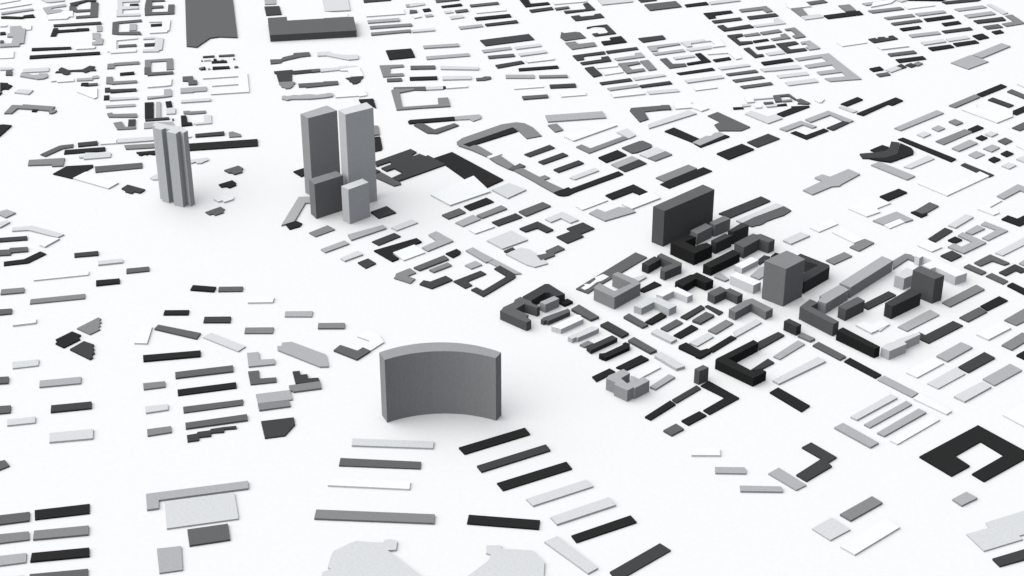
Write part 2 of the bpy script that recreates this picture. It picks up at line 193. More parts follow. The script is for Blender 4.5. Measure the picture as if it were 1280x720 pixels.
bar_block|building|flat light grey long bar behind left of the black hollow-square block|L|1.08|213.1,884.5,243.0,909.5,240.3,913.4,210.1,887.7
oblong_block|building|flat white oblong block in front right of the dark corner tower|W|1.29|306.9,984.8,325.0,999.4,319.1,1007.2,300.7,991.5
square_block|building|flat pale grey squarish block behind the raised dark hall|P|1.33|-173.8,1572.2,-150.6,1575.8,-154.9,1605.3,-179.1,1605.3
u_shaped_block|building|low black U-shaped block behind the notched grey cube|K|2.68|75.2,973.5,75.5,977.7,72.6,979.6,70.7,977.7,70.6,976.2,59.0,966.4,55.3,965.7,55.0,963.8,57.0,961.6,59.4,960.4
bar_block|building|flat pale grey long bar right of the three saw-edged blocks|P|0.99|-174.6,971.4,-170.6,977.4,-195.4,994.4,-199.7,988.8
notched_block|building|low pale grey notched block in front of the grey courtyard block|P|3.38|41.3,984.6,42.4,983.8,55.6,994.6,56.4,995.9,52.0,998.4,35.9,985.0,38.8,982.5
bar_block|building|low charcoal long bar behind the notched grey cube|D|3.14|67.8,983.8,64.5,987.3,51.5,976.4,47.5,973.4,50.2,968.9
oblong_block|building|flat dark grey oblong block in front left of the large pale plate|G|1.00|-253.6,738.9,-223.4,742.9,-225.2,751.7,-255.1,747.2
oblong_block|building|flat charcoal oblong block in front of the three saw-edged blocks|D|1.35|-278.5,901.3,-254.7,905.8,-256.1,912.8,-279.8,908.6
square_block|building|flat white squarish block in front of the charcoal stepped plate|W|1.01|-75.3,1091.9,-60.8,1103.4,-69.3,1115.4,-83.9,1103.8
oblong_block|building|low pale grey oblong block behind right of the notched grey cube|P|2.07|108.6,951.6,94.8,969.0,90.3,964.1,103.0,948.7
square_block|building|flat pale grey squarish block in front of the rounded ring block|P|1.23|-3.1,1187.5,10.8,1201.6,-2.2,1212.8,-15.2,1201.7
square_block|building|flat light grey squarish block right of the grey square plaza block|L|1.09|393.7,1434.1,415.0,1451.0,402.6,1465.7,381.6,1448.3
many_cornered_block|building|flat charcoal many-cornered block, left one of two in front of the raised dark hall|D|0.95|-203.7,1425.6,-202.3,1425.6,-198.0,1406.8,-186.1,1407.5,-187.0,1409.2,-188.7,1425.6,-187.2,1424.2,-181.2,1425.6,-164.8,1430.2,-165.7,1436.2,-188.4,1431.3,-189.2,1433.7,-204.8,1430.2
oblong_block|building|flat light grey oblong block in front of the three saw-edged blocks|L|1.17|-291.8,929.4,-267.2,933.8,-268.3,941.1,-293.2,936.6
oblong_block|building|flat black oblong block, right one of two behind the dark slab tower|K|1.26|167.9,1254.2,189.9,1272.4,181.3,1282.2,159.7,1264.6
u_shaped_block|building|flat white U-shaped block behind left of the curved tower|W|1.07|-91.9,984.5,-91.6,981.2,-95.4,976.1,-90.3,972.0,-82.3,982.6,-85.9,991.5,-94.3,996.6,-99.9,989.6
oblong_block|building|flat dark grey oblong block left of the large pale plate|G|1.21|-284.8,789.6,-266.2,793.7,-267.8,801.6,-286.9,797.8
oblong_block|building|flat dark grey oblong block left of the fluted tower|G|0.95|-318.4,1232.2,-283.9,1240.1,-285.6,1249.0,-320.9,1242.3
square_block|building|flat white squarish block behind right of the black hollow-square block|W|1.11|308.7,881.1,320.3,893.0,314.1,914.0,295.4,897.9
l_shaped_block|building|low dark grey L-shaped block left of the grey courtyard block|G|3.42|37.9,1016.6,38.4,1018.3,37.0,1020.9,20.3,1009.3,18.8,1006.7,20.9,1005.0,22.2,1006.1,23.8,1004.8
oblong_block|building|flat light grey oblong block behind left of the black hollow-square block|L|0.96|244.5,917.7,249.3,922.3,232.0,942.2,227.0,937.6
oblong_block|building|low white oblong block left of the square grey tower|W|4.32|170.7,1085.8,166.0,1090.4,153.3,1078.6,157.9,1073.7
u_shaped_block|building|flat black U-shaped block right of the dark fin-shaped block|K|1.34|300.6,1263.2,290.5,1256.2,277.3,1255.4,282.6,1252.4,292.6,1248.9,312.6,1263.2,314.1,1267.8,313.5,1274.1,306.4,1283.3
l_shaped_block|building|flat dark grey L-shaped block, right one of two left of the curved tower|G|1.31|-98.1,961.1,-90.2,971.5,-95.3,975.7,-98.7,971.6,-110.1,978.7,-113.9,972.3
l_shaped_block|building|flat light grey L-shaped block in front of the charcoal stepped plate|L|1.18|-53.4,1120.4,-63.6,1110.6,-59.1,1105.2,-41.6,1120.4,-54.3,1135.0,-59.7,1129.7
many_cornered_block|building|flat charcoal many-cornered block in front of the three saw-edged blocks|D|1.24|-267.1,961.8,-265.6,963.8,-267.0,966.9,-265.6,969.2,-267.3,972.3,-266.8,974.1,-268.4,976.7,-268.0,979.3,-275.5,983.7,-282.5,973.8
oblong_block|building|flat light grey oblong block in front of the dark fin-shaped block|L|1.20|299.3,1218.2,306.7,1224.4,283.9,1249.7,276.5,1243.9
bar_block|building|flat mid grey long bar behind the three saw-edged blocks|M|0.99|-321.7,1032.0,-286.4,1039.2,-287.5,1045.3,-322.5,1038.0
oblong_block|building|flat mid grey oblong block, left one of two left of the large pale plate|M|1.14|-280.6,773.0,-262.3,776.9,-264.2,784.0,-282.6,780.9
oblong_block|building|flat mid grey oblong block, nearer one of two behind the dark slab tower|M|1.20|115.7,1214.9,142.0,1237.9,135.9,1244.5,109.2,1221.9
oblong_block|building|flat light grey oblong block left of the large pale plate|L|1.07|-275.8,753.8,-259.5,757.3,-261.0,765.1,-277.9,762.0
bar_block|building|flat dark grey long bar, farther one of two right of the three saw-edged blocks|G|1.23|-203.5,986.7,-201.8,993.6,-231.2,1004.3,-232.9,999.1
l_shaped_block|building|flat black L-shaped block, right one of two left of the dark slab tower|K|1.13|74.6,1185.7,90.2,1198.4,95.3,1193.6,101.6,1198.0,91.6,1210.6,69.6,1192.5
l_shaped_block|building|flat light grey L-shaped block right of the three saw-edged blocks|L|1.22|-165.6,952.8,-149.4,955.9,-150.3,962.0,-159.8,960.9,-161.3,970.3,-168.7,969.1
tower_block|tower|small slim dark grey tower at the tip of flat black L-shaped block|G|10.03|121.7,937.2,118.4,940.3,112.7,935.5,115.5,932.8
many_cornered_block|building|flat charcoal many-cornered block behind the large pale plate|D|1.05|-191.0,870.2,-184.6,871.8,-184.8,874.9,-178.1,876.1,-178.4,879.3,-171.0,880.3,-171.2,883.2,-164.0,884.1,-164.6,886.8,-171.7,885.5,-179.4,883.4,-179.5,882.0,-186.6,880.3,-187.0,878.6,-192.5,876.9
oblong_block|building|low dark grey oblong block in front left of the grey courtyard block|G|1.83|57.3,1013.2,44.6,1029.2,39.2,1023.3,51.8,1009.3
oblong_block|building|low charcoal oblong block in front of the grey courtyard block|D|1.81|75.7,992.2,62.7,1007.4,57.6,1003.0,71.0,987.8
many_cornered_block|building|flat dark grey many-cornered block left of the huge grey plate|G|1.19|-343.9,1587.4,-342.1,1585.7,-343.3,1582.4,-339.6,1563.8,-313.1,1567.4,-316.8,1591.5,-322.4,1590.7,-319.9,1572.4,-335.0,1571.1,-336.4,1581.5,-325.9,1583.2,-326.8,1588.6,-337.4,1587.4,-339.2,1599.2,-327.4,1600.9,-328.0,1604.3,-340.4,1606.0,-345.7,1606.0
bar_block|building|flat black long bar right of the rounded ring block|K|1.16|-38.4,1281.5,-35.0,1277.1,4.2,1306.3,3.8,1309.1,0.4,1313.7
raised_oblong_block|building|raised light grey oblong block left of the grey courtyard block|L|6.51|31.3,1028.8,28.0,1032.2,18.5,1024.2,22.1,1020.9
l_shaped_block|building|flat light grey L-shaped block behind the dark corner tower|L|1.19|268.3,1144.6,281.6,1154.5,284.8,1148.8,291.2,1152.6,281.4,1165.4,261.6,1151.2
square_block|building|flat black squarish block, nearer one of two right of the raised dark hall|K|1.21|-106.8,1456.4,-84.7,1462.2,-89.1,1481.5,-111.4,1477.0
bar_block|building|flat light grey long bar behind the dark fin-shaped block|L|1.15|311.4,1307.5,353.0,1341.5,348.7,1347.2,307.1,1312.1
oblong_block|building|flat white oblong block behind the black hollow-square block|W|1.13|261.7,898.6,265.7,902.2,249.9,921.2,245.1,915.8
raised_oblong_block|building|raised charcoal oblong block behind right of the grey courtyard block|D|6.29|102.6,1083.7,98.7,1087.8,89.4,1077.7,93.6,1073.7
notched_block|building|flat black notched block left of the three saw-edged blocks|K|1.12|-292.3,983.3,-293.4,981.1,-286.9,976.1,-278.4,986.3,-280.3,988.5,-279.0,991.5,-285.8,996.0,-294.3,985.9
many_cornered_block|building|flat mid grey many-cornered block in front of the bone-shaped block|M|1.33|-415.2,1341.9,-409.1,1341.9,-406.5,1351.9,-388.8,1349.3,-379.1,1347.0,-378.7,1342.5,-376.6,1341.6,-373.8,1343.8,-373.5,1348.3,-377.5,1348.6,-376.3,1355.1,-404.1,1359.7,-403.9,1357.7,-412.7,1358.4
bar_block|building|flat light grey long bar in front right of the notched grey cube|L|1.22|128.9,820.6,152.6,820.0,153.0,822.6,152.2,824.9,129.1,825.8
bar_block|building|flat pale grey long bar behind the dark slab tower|P|1.25|110.2,1311.8,151.0,1340.8,145.4,1347.2,110.0,1319.6
raised_oblong_block|building|raised charcoal oblong block in front of the square grey tower|D|6.94|187.3,994.2,180.3,1001.8,176.6,998.7,183.7,991.4
bar_block|building|flat black long bar right of the dark fin-shaped block|K|1.17|339.6,1250.0,344.4,1254.6,310.8,1293.8,306.1,1291.0
l_shaped_block|building|flat mid grey L-shaped block left of the fluted tower|M|1.26|-372.8,1244.2,-354.6,1245.5,-353.9,1242.5,-345.5,1243.4,-347.1,1257.1,-374.2,1253.4
oblong_block|building|flat white oblong block, left one of two right of the three saw-edged blocks|W|1.19|-242.7,981.3,-234.4,980.9,-234.7,1001.9,-243.3,1002.3
many_cornered_block|building|flat white many-cornered block behind right of the bone-shaped block|W|1.22|-357.0,1475.2,-354.4,1474.4,-353.1,1471.1,-331.6,1474.7,-332.6,1480.7,-349.7,1479.6,-353.8,1500.8,-336.0,1505.4,-337.3,1510.0,-362.4,1502.3
bar_block|building|flat pale grey long bar right of the dark slab tower|P|1.29|166.6,1147.2,176.3,1156.3,192.7,1168.5,200.1,1173.9,195.0,1178.8,162.5,1151.4
l_shaped_block|building|flat pale grey L-shaped block in front left of the fluted tower|P|1.10|-358.7,1135.9,-347.3,1137.5,-323.8,1126.2,-320.1,1130.6,-346.1,1144.0,-360.0,1141.0
oblong_block|building|low dark grey oblong block behind the notched grey cube|G|1.79|92.4,971.2,78.7,987.5,74.6,983.5,88.0,968.2
l_shaped_block|building|flat dark grey L-shaped block, left one of two left of the curved tower|G|0.98|-161.8,932.4,-146.1,935.4,-146.9,940.6,-157.0,939.1,-158.6,948.6,-165.3,947.4
bar_block|building|flat charcoal long bar left of the dark corner tower|D|1.12|236.1,1024.0,258.3,1042.9,254.1,1048.0,232.3,1029.3
l_shaped_block|building|flat white L-shaped block in front left of the dark corner tower|W|1.29|232.9,992.9,246.9,1004.2,243.7,1009.4,235.1,1003.6,230.7,1008.1,224.4,1003.6
notched_block|building|flat mid grey notched block left of the curved tower|M|1.32|-136.8,925.4,-135.3,925.0,-134.1,923.7,-117.5,927.8,-119.1,935.6,-137.9,930.7
many_cornered_block|building|flat mid grey many-cornered block behind right of the three saw-edged blocks|M|0.95|-273.4,992.5,-268.1,998.8,-269.9,1001.6,-268.6,1003.2,-270.2,1005.4,-269.0,1008.3,-271.0,1009.7,-270.1,1012.2,-272.4,1014.1,-283.6,1000.1
bar_block|building|flat black long bar in front of the dark corner tower|K|1.03|226.1,939.3,230.5,943.2,214.1,963.3,209.7,959.0
l_shaped_block|building|flat mid grey L-shaped block right of the rounded ring block|M|1.02|60.3,1265.6,92.8,1293.3,88.2,1296.7,61.6,1274.4,54.8,1281.7,50.4,1277.3
square_block|building|flat dark grey squarish block behind the dark slab tower|G|1.17|93.7,1265.7,97.5,1266.6,107.5,1274.7,110.0,1277.6,110.2,1281.1,103.6,1288.3,100.5,1287.4,86.3,1275.4
oblong_block|building|flat white oblong block behind right of the square grey tower|W|0.97|242.4,1117.1,250.6,1123.2,236.8,1140.4,229.3,1133.5
many_cornered_block|building|flat dark grey many-cornered block behind the bone-shaped block|G|1.08|-412.4,1576.9,-404.6,1572.0,-392.2,1574.4,-390.4,1564.1,-402.8,1561.3,-401.8,1556.4,-382.5,1559.6,-389.2,1596.6,-396.3,1596.6,-393.2,1579.4,-405.5,1577.8,-408.2,1586.9,-414.5,1587.0
oblong_block|building|flat charcoal oblong block left of the dark fin-shaped block|D|1.02|192.9,1276.5,212.6,1292.5,204.5,1301.6,185.8,1285.8
oblong_block|building|flat mid grey oblong block left of the curved tower|M|1.25|-152.8,903.3,-134.4,907.9,-136.1,914.2,-154.7,910.6
l_shaped_block|building|flat dark grey L-shaped block left of the rounded ring block|G|1.14|-67.5,1303.3,-59.8,1302.4,-42.7,1318.0,-46.5,1322.0,-62.3,1309.7,-71.7,1321.8,-76.5,1321.3,-79.1,1318.5
oblong_block|building|flat dark grey oblong block left of the grey comb-shaped block|G|1.35|128.8,1575.1,158.9,1584.9,154.5,1599.2,124.4,1590.2
bar_block|building|flat light grey long bar right of the grey square plaza block|L|1.33|411.4,1458.9,442.6,1486.0,436.2,1492.9,403.6,1465.1
l_shaped_block|building|flat charcoal L-shaped block left of the grey courtyard block|D|0.97|-31.6,1052.7,-27.0,1056.8,-30.4,1061.8,-17.7,1072.7,-21.6,1077.1,-40.0,1062.3
l_shaped_block|building|flat pale grey L-shaped block in front of the grey comb-shaped block|P|1.14|207.0,1321.2,220.0,1331.4,215.4,1339.3,208.2,1334.6,196.2,1346.4,190.2,1340.4
bar_block|building|flat mid grey long bar behind left of the fluted tower|M|1.12|-302.7,1273.4,-265.8,1278.2,-267.1,1285.8,-305.4,1280.5
oblong_block|building|flat white oblong block right of the raised dark hall|W|1.18|-134.3,1559.8,-98.9,1566.7,-101.3,1579.1,-136.3,1572.9
many_cornered_block|building|flat light grey many-cornered block in front of the raised dark hall|L|1.32|-191.2,1370.9,-186.6,1368.2,-183.5,1370.2,-167.6,1370.8,-155.8,1373.5,-149.4,1376.1,-149.9,1382.1,-153.3,1382.8,-156.5,1381.1,-163.0,1378.8,-168.5,1380.1,-173.7,1379.5,-177.6,1378.1,-181.7,1378.8,-184.2,1377.5,-187.4,1376.2,-190.2,1377.5,-192.0,1375.5
bar_block|building|flat pale grey long bar, nearer one of two behind the fluted tower|P|1.33|-311.4,1284.5,-283.3,1289.4,-270.5,1289.4,-271.4,1295.1,-284.0,1296.2,-313.5,1291.7
oblong_block|building|low pale grey oblong block in front right of the grey courtyard block|P|1.88|106.2,984.6,94.3,997.7,90.1,993.3,102.1,980.9
l_shaped_block|building|flat light grey L-shaped block behind right of the dark corner tower|L|1.01|347.6,1136.5,334.7,1124.6,338.3,1120.8,356.0,1135.6,342.7,1150.0,338.6,1145.3
many_cornered_block|building|flat pale grey many-cornered block, farther one of two left of the huge grey plate|P|1.26|-369.0,1585.6,-367.0,1580.6,-368.4,1577.2,-365.3,1560.8,-344.1,1562.4,-345.2,1568.1,-360.9,1566.5,-363.1,1578.0,-348.5,1580.5,-349.7,1586.4,-364.6,1586.4,-366.7,1597.4,-351.5,1599.0,-352.7,1605.8,-373.2,1605.9
oblong_block|building|flat mid grey oblong block in front right of the dark corner tower|M|1.18|319.0,972.4,336.4,988.3,330.9,993.9,313.8,978.3
u_shaped_block|building|flat dark grey U-shaped block behind right of the bone-shaped block|G|0.95|-361.1,1517.7,-354.6,1515.8,-334.0,1515.7,-336.8,1523.1,-356.3,1521.6,-359.8,1543.0,-339.6,1547.8,-340.8,1553.4,-361.2,1548.6,-366.2,1546.2
oblong_block|building|flat black oblong block behind the notched grey cube|K|1.23|68.9,949.5,72.0,948.9,86.6,961.3,81.9,966.3,65.3,951.8
bar_block|building|flat mid grey long bar right of the dark fin-shaped block|M|1.01|340.4,1281.2,368.7,1304.9,363.3,1310.0,335.1,1287.3
bar_block|building|flat light grey long bar in front of the square grey tower|L|1.00|169.4,961.4,188.0,980.0,184.2,984.5,165.7,964.9
oblong_block|building|flat light grey oblong block, right one of two in front of the four slab towers|L|1.27|-114.2,1121.6,-90.2,1139.8,-93.1,1144.5,-117.4,1129.7
l_shaped_block|building|flat mid grey L-shaped block in front right of the rounded ring block|M|1.08|11.0,1223.0,18.5,1213.6,28.8,1222.1,25.1,1226.5,20.9,1223.4,8.0,1239.1,1.1,1235.2
bar_block|building|flat black long bar behind the bone-shaped block|K|1.24|-421.9,1459.0,-362.3,1469.2,-363.4,1474.7,-423.1,1465.6
stepped_block|building|flat charcoal stepped block left of the curved tower|D|1.15|-133.9,933.0,-119.3,935.8,-120.5,939.9,-126.9,939.2,-127.8,944.1,-132.0,943.3,-133.0,947.9,-137.4,947.1
oblong_block|building|flat light grey oblong block in front right of the notched grey cube|L|1.05|116.4,838.3,134.0,837.8,134.5,841.4,133.7,843.8,116.9,844.2
l_shaped_block|building|flat black L-shaped block behind the three saw-edged blocks|K|0.96|-352.1,1084.9,-336.3,1088.6,-326.5,1101.7,-331.5,1105.4,-340.2,1094.0,-353.4,1090.3
oblong_block|building|flat black oblong block, left one of two behind the dark slab tower|K|1.16|142.8,1285.6,149.0,1291.4,130.2,1313.4,122.2,1306.5
oblong_block|building|flat white oblong block in front right of the notched grey cube|W|1.29|104.3,855.8,121.0,855.6,121.2,862.3,105.1,862.3
l_shaped_block|building|flat black L-shaped block behind the dark fin-shaped block|K|1.15|286.4,1336.8,311.0,1359.9,314.0,1357.3,324.7,1366.9,319.7,1373.3,281.7,1340.8
square_block|building|flat white squarish block right of the bone-shaped block|W|1.35|-307.3,1395.1,-291.9,1398.1,-288.1,1399.8,-289.7,1412.2,-290.9,1415.4,-309.9,1411.9
l_shaped_block|building|flat light grey L-shaped block behind left of the dark fin-shaped block|L|1.32|241.6,1323.5,259.6,1337.9,269.0,1325.0,272.7,1323.1,276.8,1326.0,259.2,1345.9,237.9,1328.6
bar_block|building|flat dark grey long bar in front of the square grey tower|G|1.27|207.5,960.4,211.9,964.4,197.1,982.2,192.6,978.1
l_shaped_block|building|flat charcoal L-shaped block behind the curved tower|D|1.21|-54.2,1052.3,-40.5,1063.9,-45.4,1069.6,-55.7,1061.4,-60.3,1063.3,-62.9,1058.1
oblong_block|building|flat dark grey oblong block, nearer one of two in front of the rounded ring block|G|1.28|10.5,1158.7,28.7,1174.8,22.7,1181.0,4.9,1165.9
stepped_block|building|flat mid grey stepped block behind the curved tower|M|1.04|-79.9,1069.3,-80.8,1066.8,-69.1,1059.6,-66.0,1065.6,-71.7,1069.3,-65.9,1074.3,-70.6,1080.6,-79.8,1072.7
u_shaped_block|building|flat mid grey U-shaped block in front right of the raised dark hall|M|0.97|-109.9,1417.7,-92.2,1420.5,-93.3,1426.1,-104.5,1424.7,-105.0,1437.5,-93.2,1440.3,-94.3,1445.3,-114.7,1443.2
bar_block|building|flat pale grey long bar right of the dark corner tower|P|1.04|343.1,1098.2,368.7,1119.5,371.5,1130.9,338.8,1102.2
oblong_block|building|low dark grey oblong block in front of the grey courtyard block|G|1.67|89.1,1003.2,77.2,1017.7,73.3,1013.5,85.0,1000.0
square_block|building|flat light grey squarish block in front of the black hollow-square block|L|1.35|250.8,806.8,261.1,813.9,256.1,819.7,246.7,812.7
bar_block|building|flat black long bar in front right of the notched grey cube|K|1.25|83.1,892.9,99.4,909.8,96.4,913.8,79.8,896.0
l_shaped_block|building|flat dark grey L-shaped block right of the dark corner tower|G|1.21|324.2,1083.2,334.2,1090.5,341.1,1084.5,345.4,1087.3,334.7,1099.7,320.9,1087.9
oblong_block|building|flat mid grey oblong block right of the dark corner tower|M|1.01|329.3,1003.3,345.5,1015.5,340.7,1025.6,323.1,1010.0
bar_block|building|flat charcoal long bar in front of the square grey tower|D|1.24|157.2,972.6,176.3,990.7,172.7,994.7,158.2,982.3
oblong_block|building|flat dark grey oblong block in front right of the dark corner tower|G|1.19|299.0,1007.8,314.5,1020.8,310.2,1026.4,294.3,1013.2
angular_block|building|flat white angular block in front of the bone-shaped block|W|1.06|-365.1,1386.4,-347.5,1372.0,-345.7,1375.0,-349.4,1393.8,-362.7,1397.2,-366.6,1396.6
oblong_block|building|low dark grey oblong block right of the grey courtyard block|G|1.83|133.4,1015.1,128.2,1019.6,118.1,1008.6,123.2,1004.8
l_shaped_block|building|flat pale grey L-shaped block left of the dark slab tower|P|1.18|28.3,1149.0,35.6,1155.4,42.4,1147.9,48.4,1152.6,36.9,1165.3,24.0,1153.9
many_cornered_block|building|flat pale grey many-cornered block in front of the raised dark hall|P|1.19|-170.4,1464.6,-162.5,1465.3,-149.6,1458.7,-142.3,1455.4,-134.1,1457.6,-134.8,1466.7,-147.4,1466.7,-159.0,1470.5,-160.8,1474.9,-171.6,1473.1
oblong_block|building|flat pale grey oblong block, left one of two in front of the three saw-edged blocks|P|1.11|-301.3,887.2,-285.3,890.3,-286.6,896.8,-302.8,893.4
oblong_block|building|flat black oblong block, left one of two right of the dark corner tower|K|1.02|315.3,1022.5,331.7,1035.6,327.2,1041.4,311.4,1028.2
notched_block|building|flat white notched block in front of the raised dark hall|W|1.08|-146.8,1374.0,-127.9,1377.3,-127.4,1376.0,-120.9,1378.3,-123.6,1388.7,-149.1,1385.0
l_shaped_block|building|flat charcoal L-shaped block behind left of the grey courtyard block|D|1.35|9.9,1134.2,18.3,1140.1,24.9,1133.1,29.8,1137.1,18.5,1149.8,5.4,1139.0
bar_block|building|flat dark grey long bar in front of the charcoal stepped plate|G|1.35|-63.7,1077.2,-44.0,1093.3,-47.5,1098.7,-68.0,1081.3
notched_block|building|flat light grey notched block behind the dark slab tower|L|1.33|148.0,1278.7,169.9,1298.9,166.2,1304.2,161.7,1302.4,158.2,1296.7,154.4,1296.7,142.7,1284.8
oblong_block|building|flat pale grey oblong block in front left of the three saw-edged blocks|P|1.00|-313.5,951.2,-298.2,954.7,-299.6,961.9,-315.6,958.7
bar_block|building|flat black long bar left of the rounded ring block|K|1.21|-82.8,1321.2,-46.1,1328.2,-47.0,1334.8,-82.6,1328.2,-84.2,1325.4
bar_block|building|flat pale grey long bar, farther one of two in front of the square grey tower|P|1.20|144.4,988.4,163.5,1006.9,160.7,1011.2,143.6,995.1
oblong_block|building|flat black oblong block behind left of the dark slab tower|K|1.22|73.1,1248.9,89.4,1262.3,82.6,1271.0,67.0,1257.6
oblong_block|building|flat dark grey oblong block in front left of the charcoal stepped plate|G|1.00|-88.5,1208.3,-83.7,1211.3,-83.8,1213.4,-99.9,1232.0,-106.8,1225.8
bar_block|building|flat black long bar left of the fluted tower|K|0.99|-349.5,1264.6,-318.3,1270.7,-319.9,1277.5,-350.4,1272.0
many_cornered_block|building|flat dark grey many-cornered block in front of the raised dark hall|G|1.02|-209.5,1446.8,-201.0,1449.4,-200.0,1453.3,-185.0,1462.8,-176.5,1465.4,-178.8,1473.9,-192.2,1471.3,-192.2,1467.2,-200.3,1462.1,-201.9,1457.3,-211.2,1456.6
bar_block|building|flat white long bar behind the three saw-edged blocks|W|1.06|-326.4,1063.7,-290.6,1071.6,-291.7,1076.9,-327.3,1066.4
oblong_block|building|flat mid grey oblong block right of the three saw-edged blocks|M|1.06|-173.6,993.9,-155.3,993.9,-155.3,1001.0,-173.9,1000.7
stepped_block|building|flat white stepped block behind the bone-shaped block|W|1.15|-426.2,1552.2,-409.5,1554.6,-408.7,1559.9,-405.5,1560.3,-408.5,1574.3,-417.5,1574.3,-418.8,1570.2,-430.8,1564.0
l_shaped_block|building|flat light grey L-shaped block right of the dark fin-shaped block|L|1.22|364.8,1185.7,380.6,1200.1,387.1,1192.6,389.3,1201.4,381.2,1210.2,360.9,1190.7
u_shaped_block|building|flat mid grey U-shaped block right of the bone-shaped block|M|1.01|-317.5,1439.1,-312.3,1439.1,-314.1,1451.4,-301.2,1453.5,-297.9,1434.1,-292.0,1434.8,-296.6,1459.7,-320.4,1455.7
square_block|building|flat charcoal squarish block, farther one of two in front of the four slab towers|D|1.17|-96.8,1155.6,-84.7,1164.4,-92.3,1174.8,-103.4,1165.5
oblong_block|building|flat white oblong block behind the square grey tower|W|0.98|220.1,1133.8,235.7,1146.2,231.8,1153.4,214.4,1140.3
many_cornered_block|building|flat pale grey many-cornered block, nearer one of two left of the huge grey plate|P|1.15|-330.4,1504.0,-320.2,1505.5,-316.5,1481.2,-326.5,1479.8,-325.6,1474.5,-311.8,1474.9,-312.0,1477.5,-309.5,1479.7,-312.6,1506.3,-323.6,1510.2,-331.0,1507.1
stepped_block|building|flat dark grey stepped block behind the rounded ring block|G|0.96|43.5,1508.8,45.6,1504.4,47.7,1500.4,66.6,1507.5,61.4,1520.9,59.6,1520.4,58.3,1521.9,47.3,1518.5,44.7,1521.4
many_cornered_block|building|low white many-cornered block behind left of the grey courtyard block|W|1.09|49.3,1050.0,52.1,1052.4,57.9,1060.7,60.7,1062.0,62.8,1064.1,66.4,1068.3,62.5,1071.8,56.4,1066.9,57.4,1064.8,53.0,1057.9,48.3,1058.2,49.9,1056.5,46.7,1052.4
oblong_block|building|flat black oblong block in front right of the charcoal stepped plate|K|0.96|-30.8,1168.1,-13.3,1182.1,-18.9,1188.8,-35.5,1174.7
stepped_block|building|flat pale grey stepped block left of the fluted tower|P|1.09|-336.0,1258.0,-332.9,1258.0,-331.9,1255.2,-312.1,1259.1,-313.2,1267.2,-333.1,1266.7,-333.3,1262.4,-337.3,1261.3
stepped_block|building|flat dark grey stepped block behind left of the grey courtyard block|G|1.24|25.7,1102.3,17.2,1098.3,20.1,1091.3,30.0,1098.8,29.5,1101.8,37.2,1108.3,32.7,1113.7,23.6,1105.3
u_shaped_block|building|flat charcoal U-shaped block behind left of the grey comb-shaped block|D|1.03|242.4,1470.9,260.9,1477.4,259.5,1482.5,246.6,1479.3,243.5,1486.8,255.6,1492.9,253.3,1498.6,235.5,1493.0
oblong_block|building|flat mid grey oblong block behind the large pale plate|M|1.12|-215.6,876.2,-202.1,880.2,-203.4,886.4,-217.1,883.0
oblong_block|building|flat charcoal oblong block in front right of the charcoal stepped plate|D|1.04|-9.9,1143.7,7.7,1157.2,2.7,1163.3,-14.6,1149.5
oblong_block|building|flat charcoal oblong block right of the three saw-edged blocks|D|1.13|-202.3,1007.5,-184.6,1007.5,-185.0,1014.8,-202.5,1014.5
oblong_block|building|flat mid grey oblong block in front of the rounded ring block|M|1.15|-12.0,1247.8,-2.3,1237.2,1.9,1243.5,-9.4,1261.8,-17.3,1256.0
oblong_block|building|flat light grey oblong block left of the grey courtyard block|L|1.31|-18.0,1088.5,-12.9,1092.7,-27.6,1110.3,-32.6,1106.0
stepped_block|building|flat dark grey stepped block in front of the raised dark hall|G|1.15|-179.7,1396.1,-174.1,1396.7,-173.7,1395.0,-146.9,1401.8,-147.9,1408.7,-159.6,1407.7,-160.2,1406.3,-181.0,1402.9
oblong_block|building|low light grey oblong block left of the square grey tower|L|1.10|175.7,1071.7,174.7,1083.0,170.5,1080.2,163.4,1069.6,168.7,1064.7
square_block|building|flat white squarish block behind the dark corner tower|W|1.11|294.7,1103.9,303.4,1110.5,295.7,1121.8,286.5,1113.2
oblong_block|building|flat light grey oblong block behind the fluted tower|L|0.98|-295.6,1312.6,-272.1,1317.6,-274.6,1325.8,-297.5,1323.3
oblong_block|building|flat black oblong block in front right of the notched grey cube|K|1.18|105.3,887.3,117.0,897.6,113.0,902.0,101.4,891.9
oblong_block|building|flat light grey oblong block behind left of the curved tower|L|0.96|-149.8,1015.1,-131.9,1015.0,-131.9,1022.1,-150.2,1021.7
oblong_block|building|flat mid grey oblong block in front left of the square grey tower|M|1.15|132.1,992.6,144.9,1005.9,140.5,1010.4,127.4,997.0
many_cornered_block|building|flat white many-cornered block left of the huge grey plate|W|1.29|-332.5,1546.1,-320.6,1546.8,-317.4,1526.2,-326.1,1524.6,-327.9,1522.3,-327.2,1518.3,-311.8,1520.7,-312.2,1524.6,-310.6,1525.4,-313.7,1550.5,-314.7,1553.3,-321.9,1550.9,-333.1,1549.3
l_shaped_block|building|flat white L-shaped block behind the dark corner tower|W|0.98|351.3,1160.0,356.6,1163.8,351.3,1172.3,363.2,1183.7,357.0,1183.2,341.7,1169.9
oblong_block|building|flat charcoal oblong block behind left of the dark slab tower|D|1.03|86.5,1232.7,104.0,1247.4,98.5,1254.3,81.6,1239.4
l_shaped_block|building|flat mid grey L-shaped block in front of the rounded ring block|M|1.22|-42.2,1283.7,-42.0,1279.6,-30.9,1270.8,-19.8,1259.5,-14.8,1263.5,-26.0,1278.5,-29.2,1280.4,-33.6,1276.7,-37.8,1280.4
bar_block|building|flat charcoal long bar right of the notched grey cube|D|1.08|100.2,911.4,116.3,927.3,114.0,931.0,97.6,914.9
oblong_block|building|flat black oblong block in front of the dark fin-shaped block|K|1.26|278.7,1183.3,295.3,1196.7,290.1,1202.7,273.6,1190.2
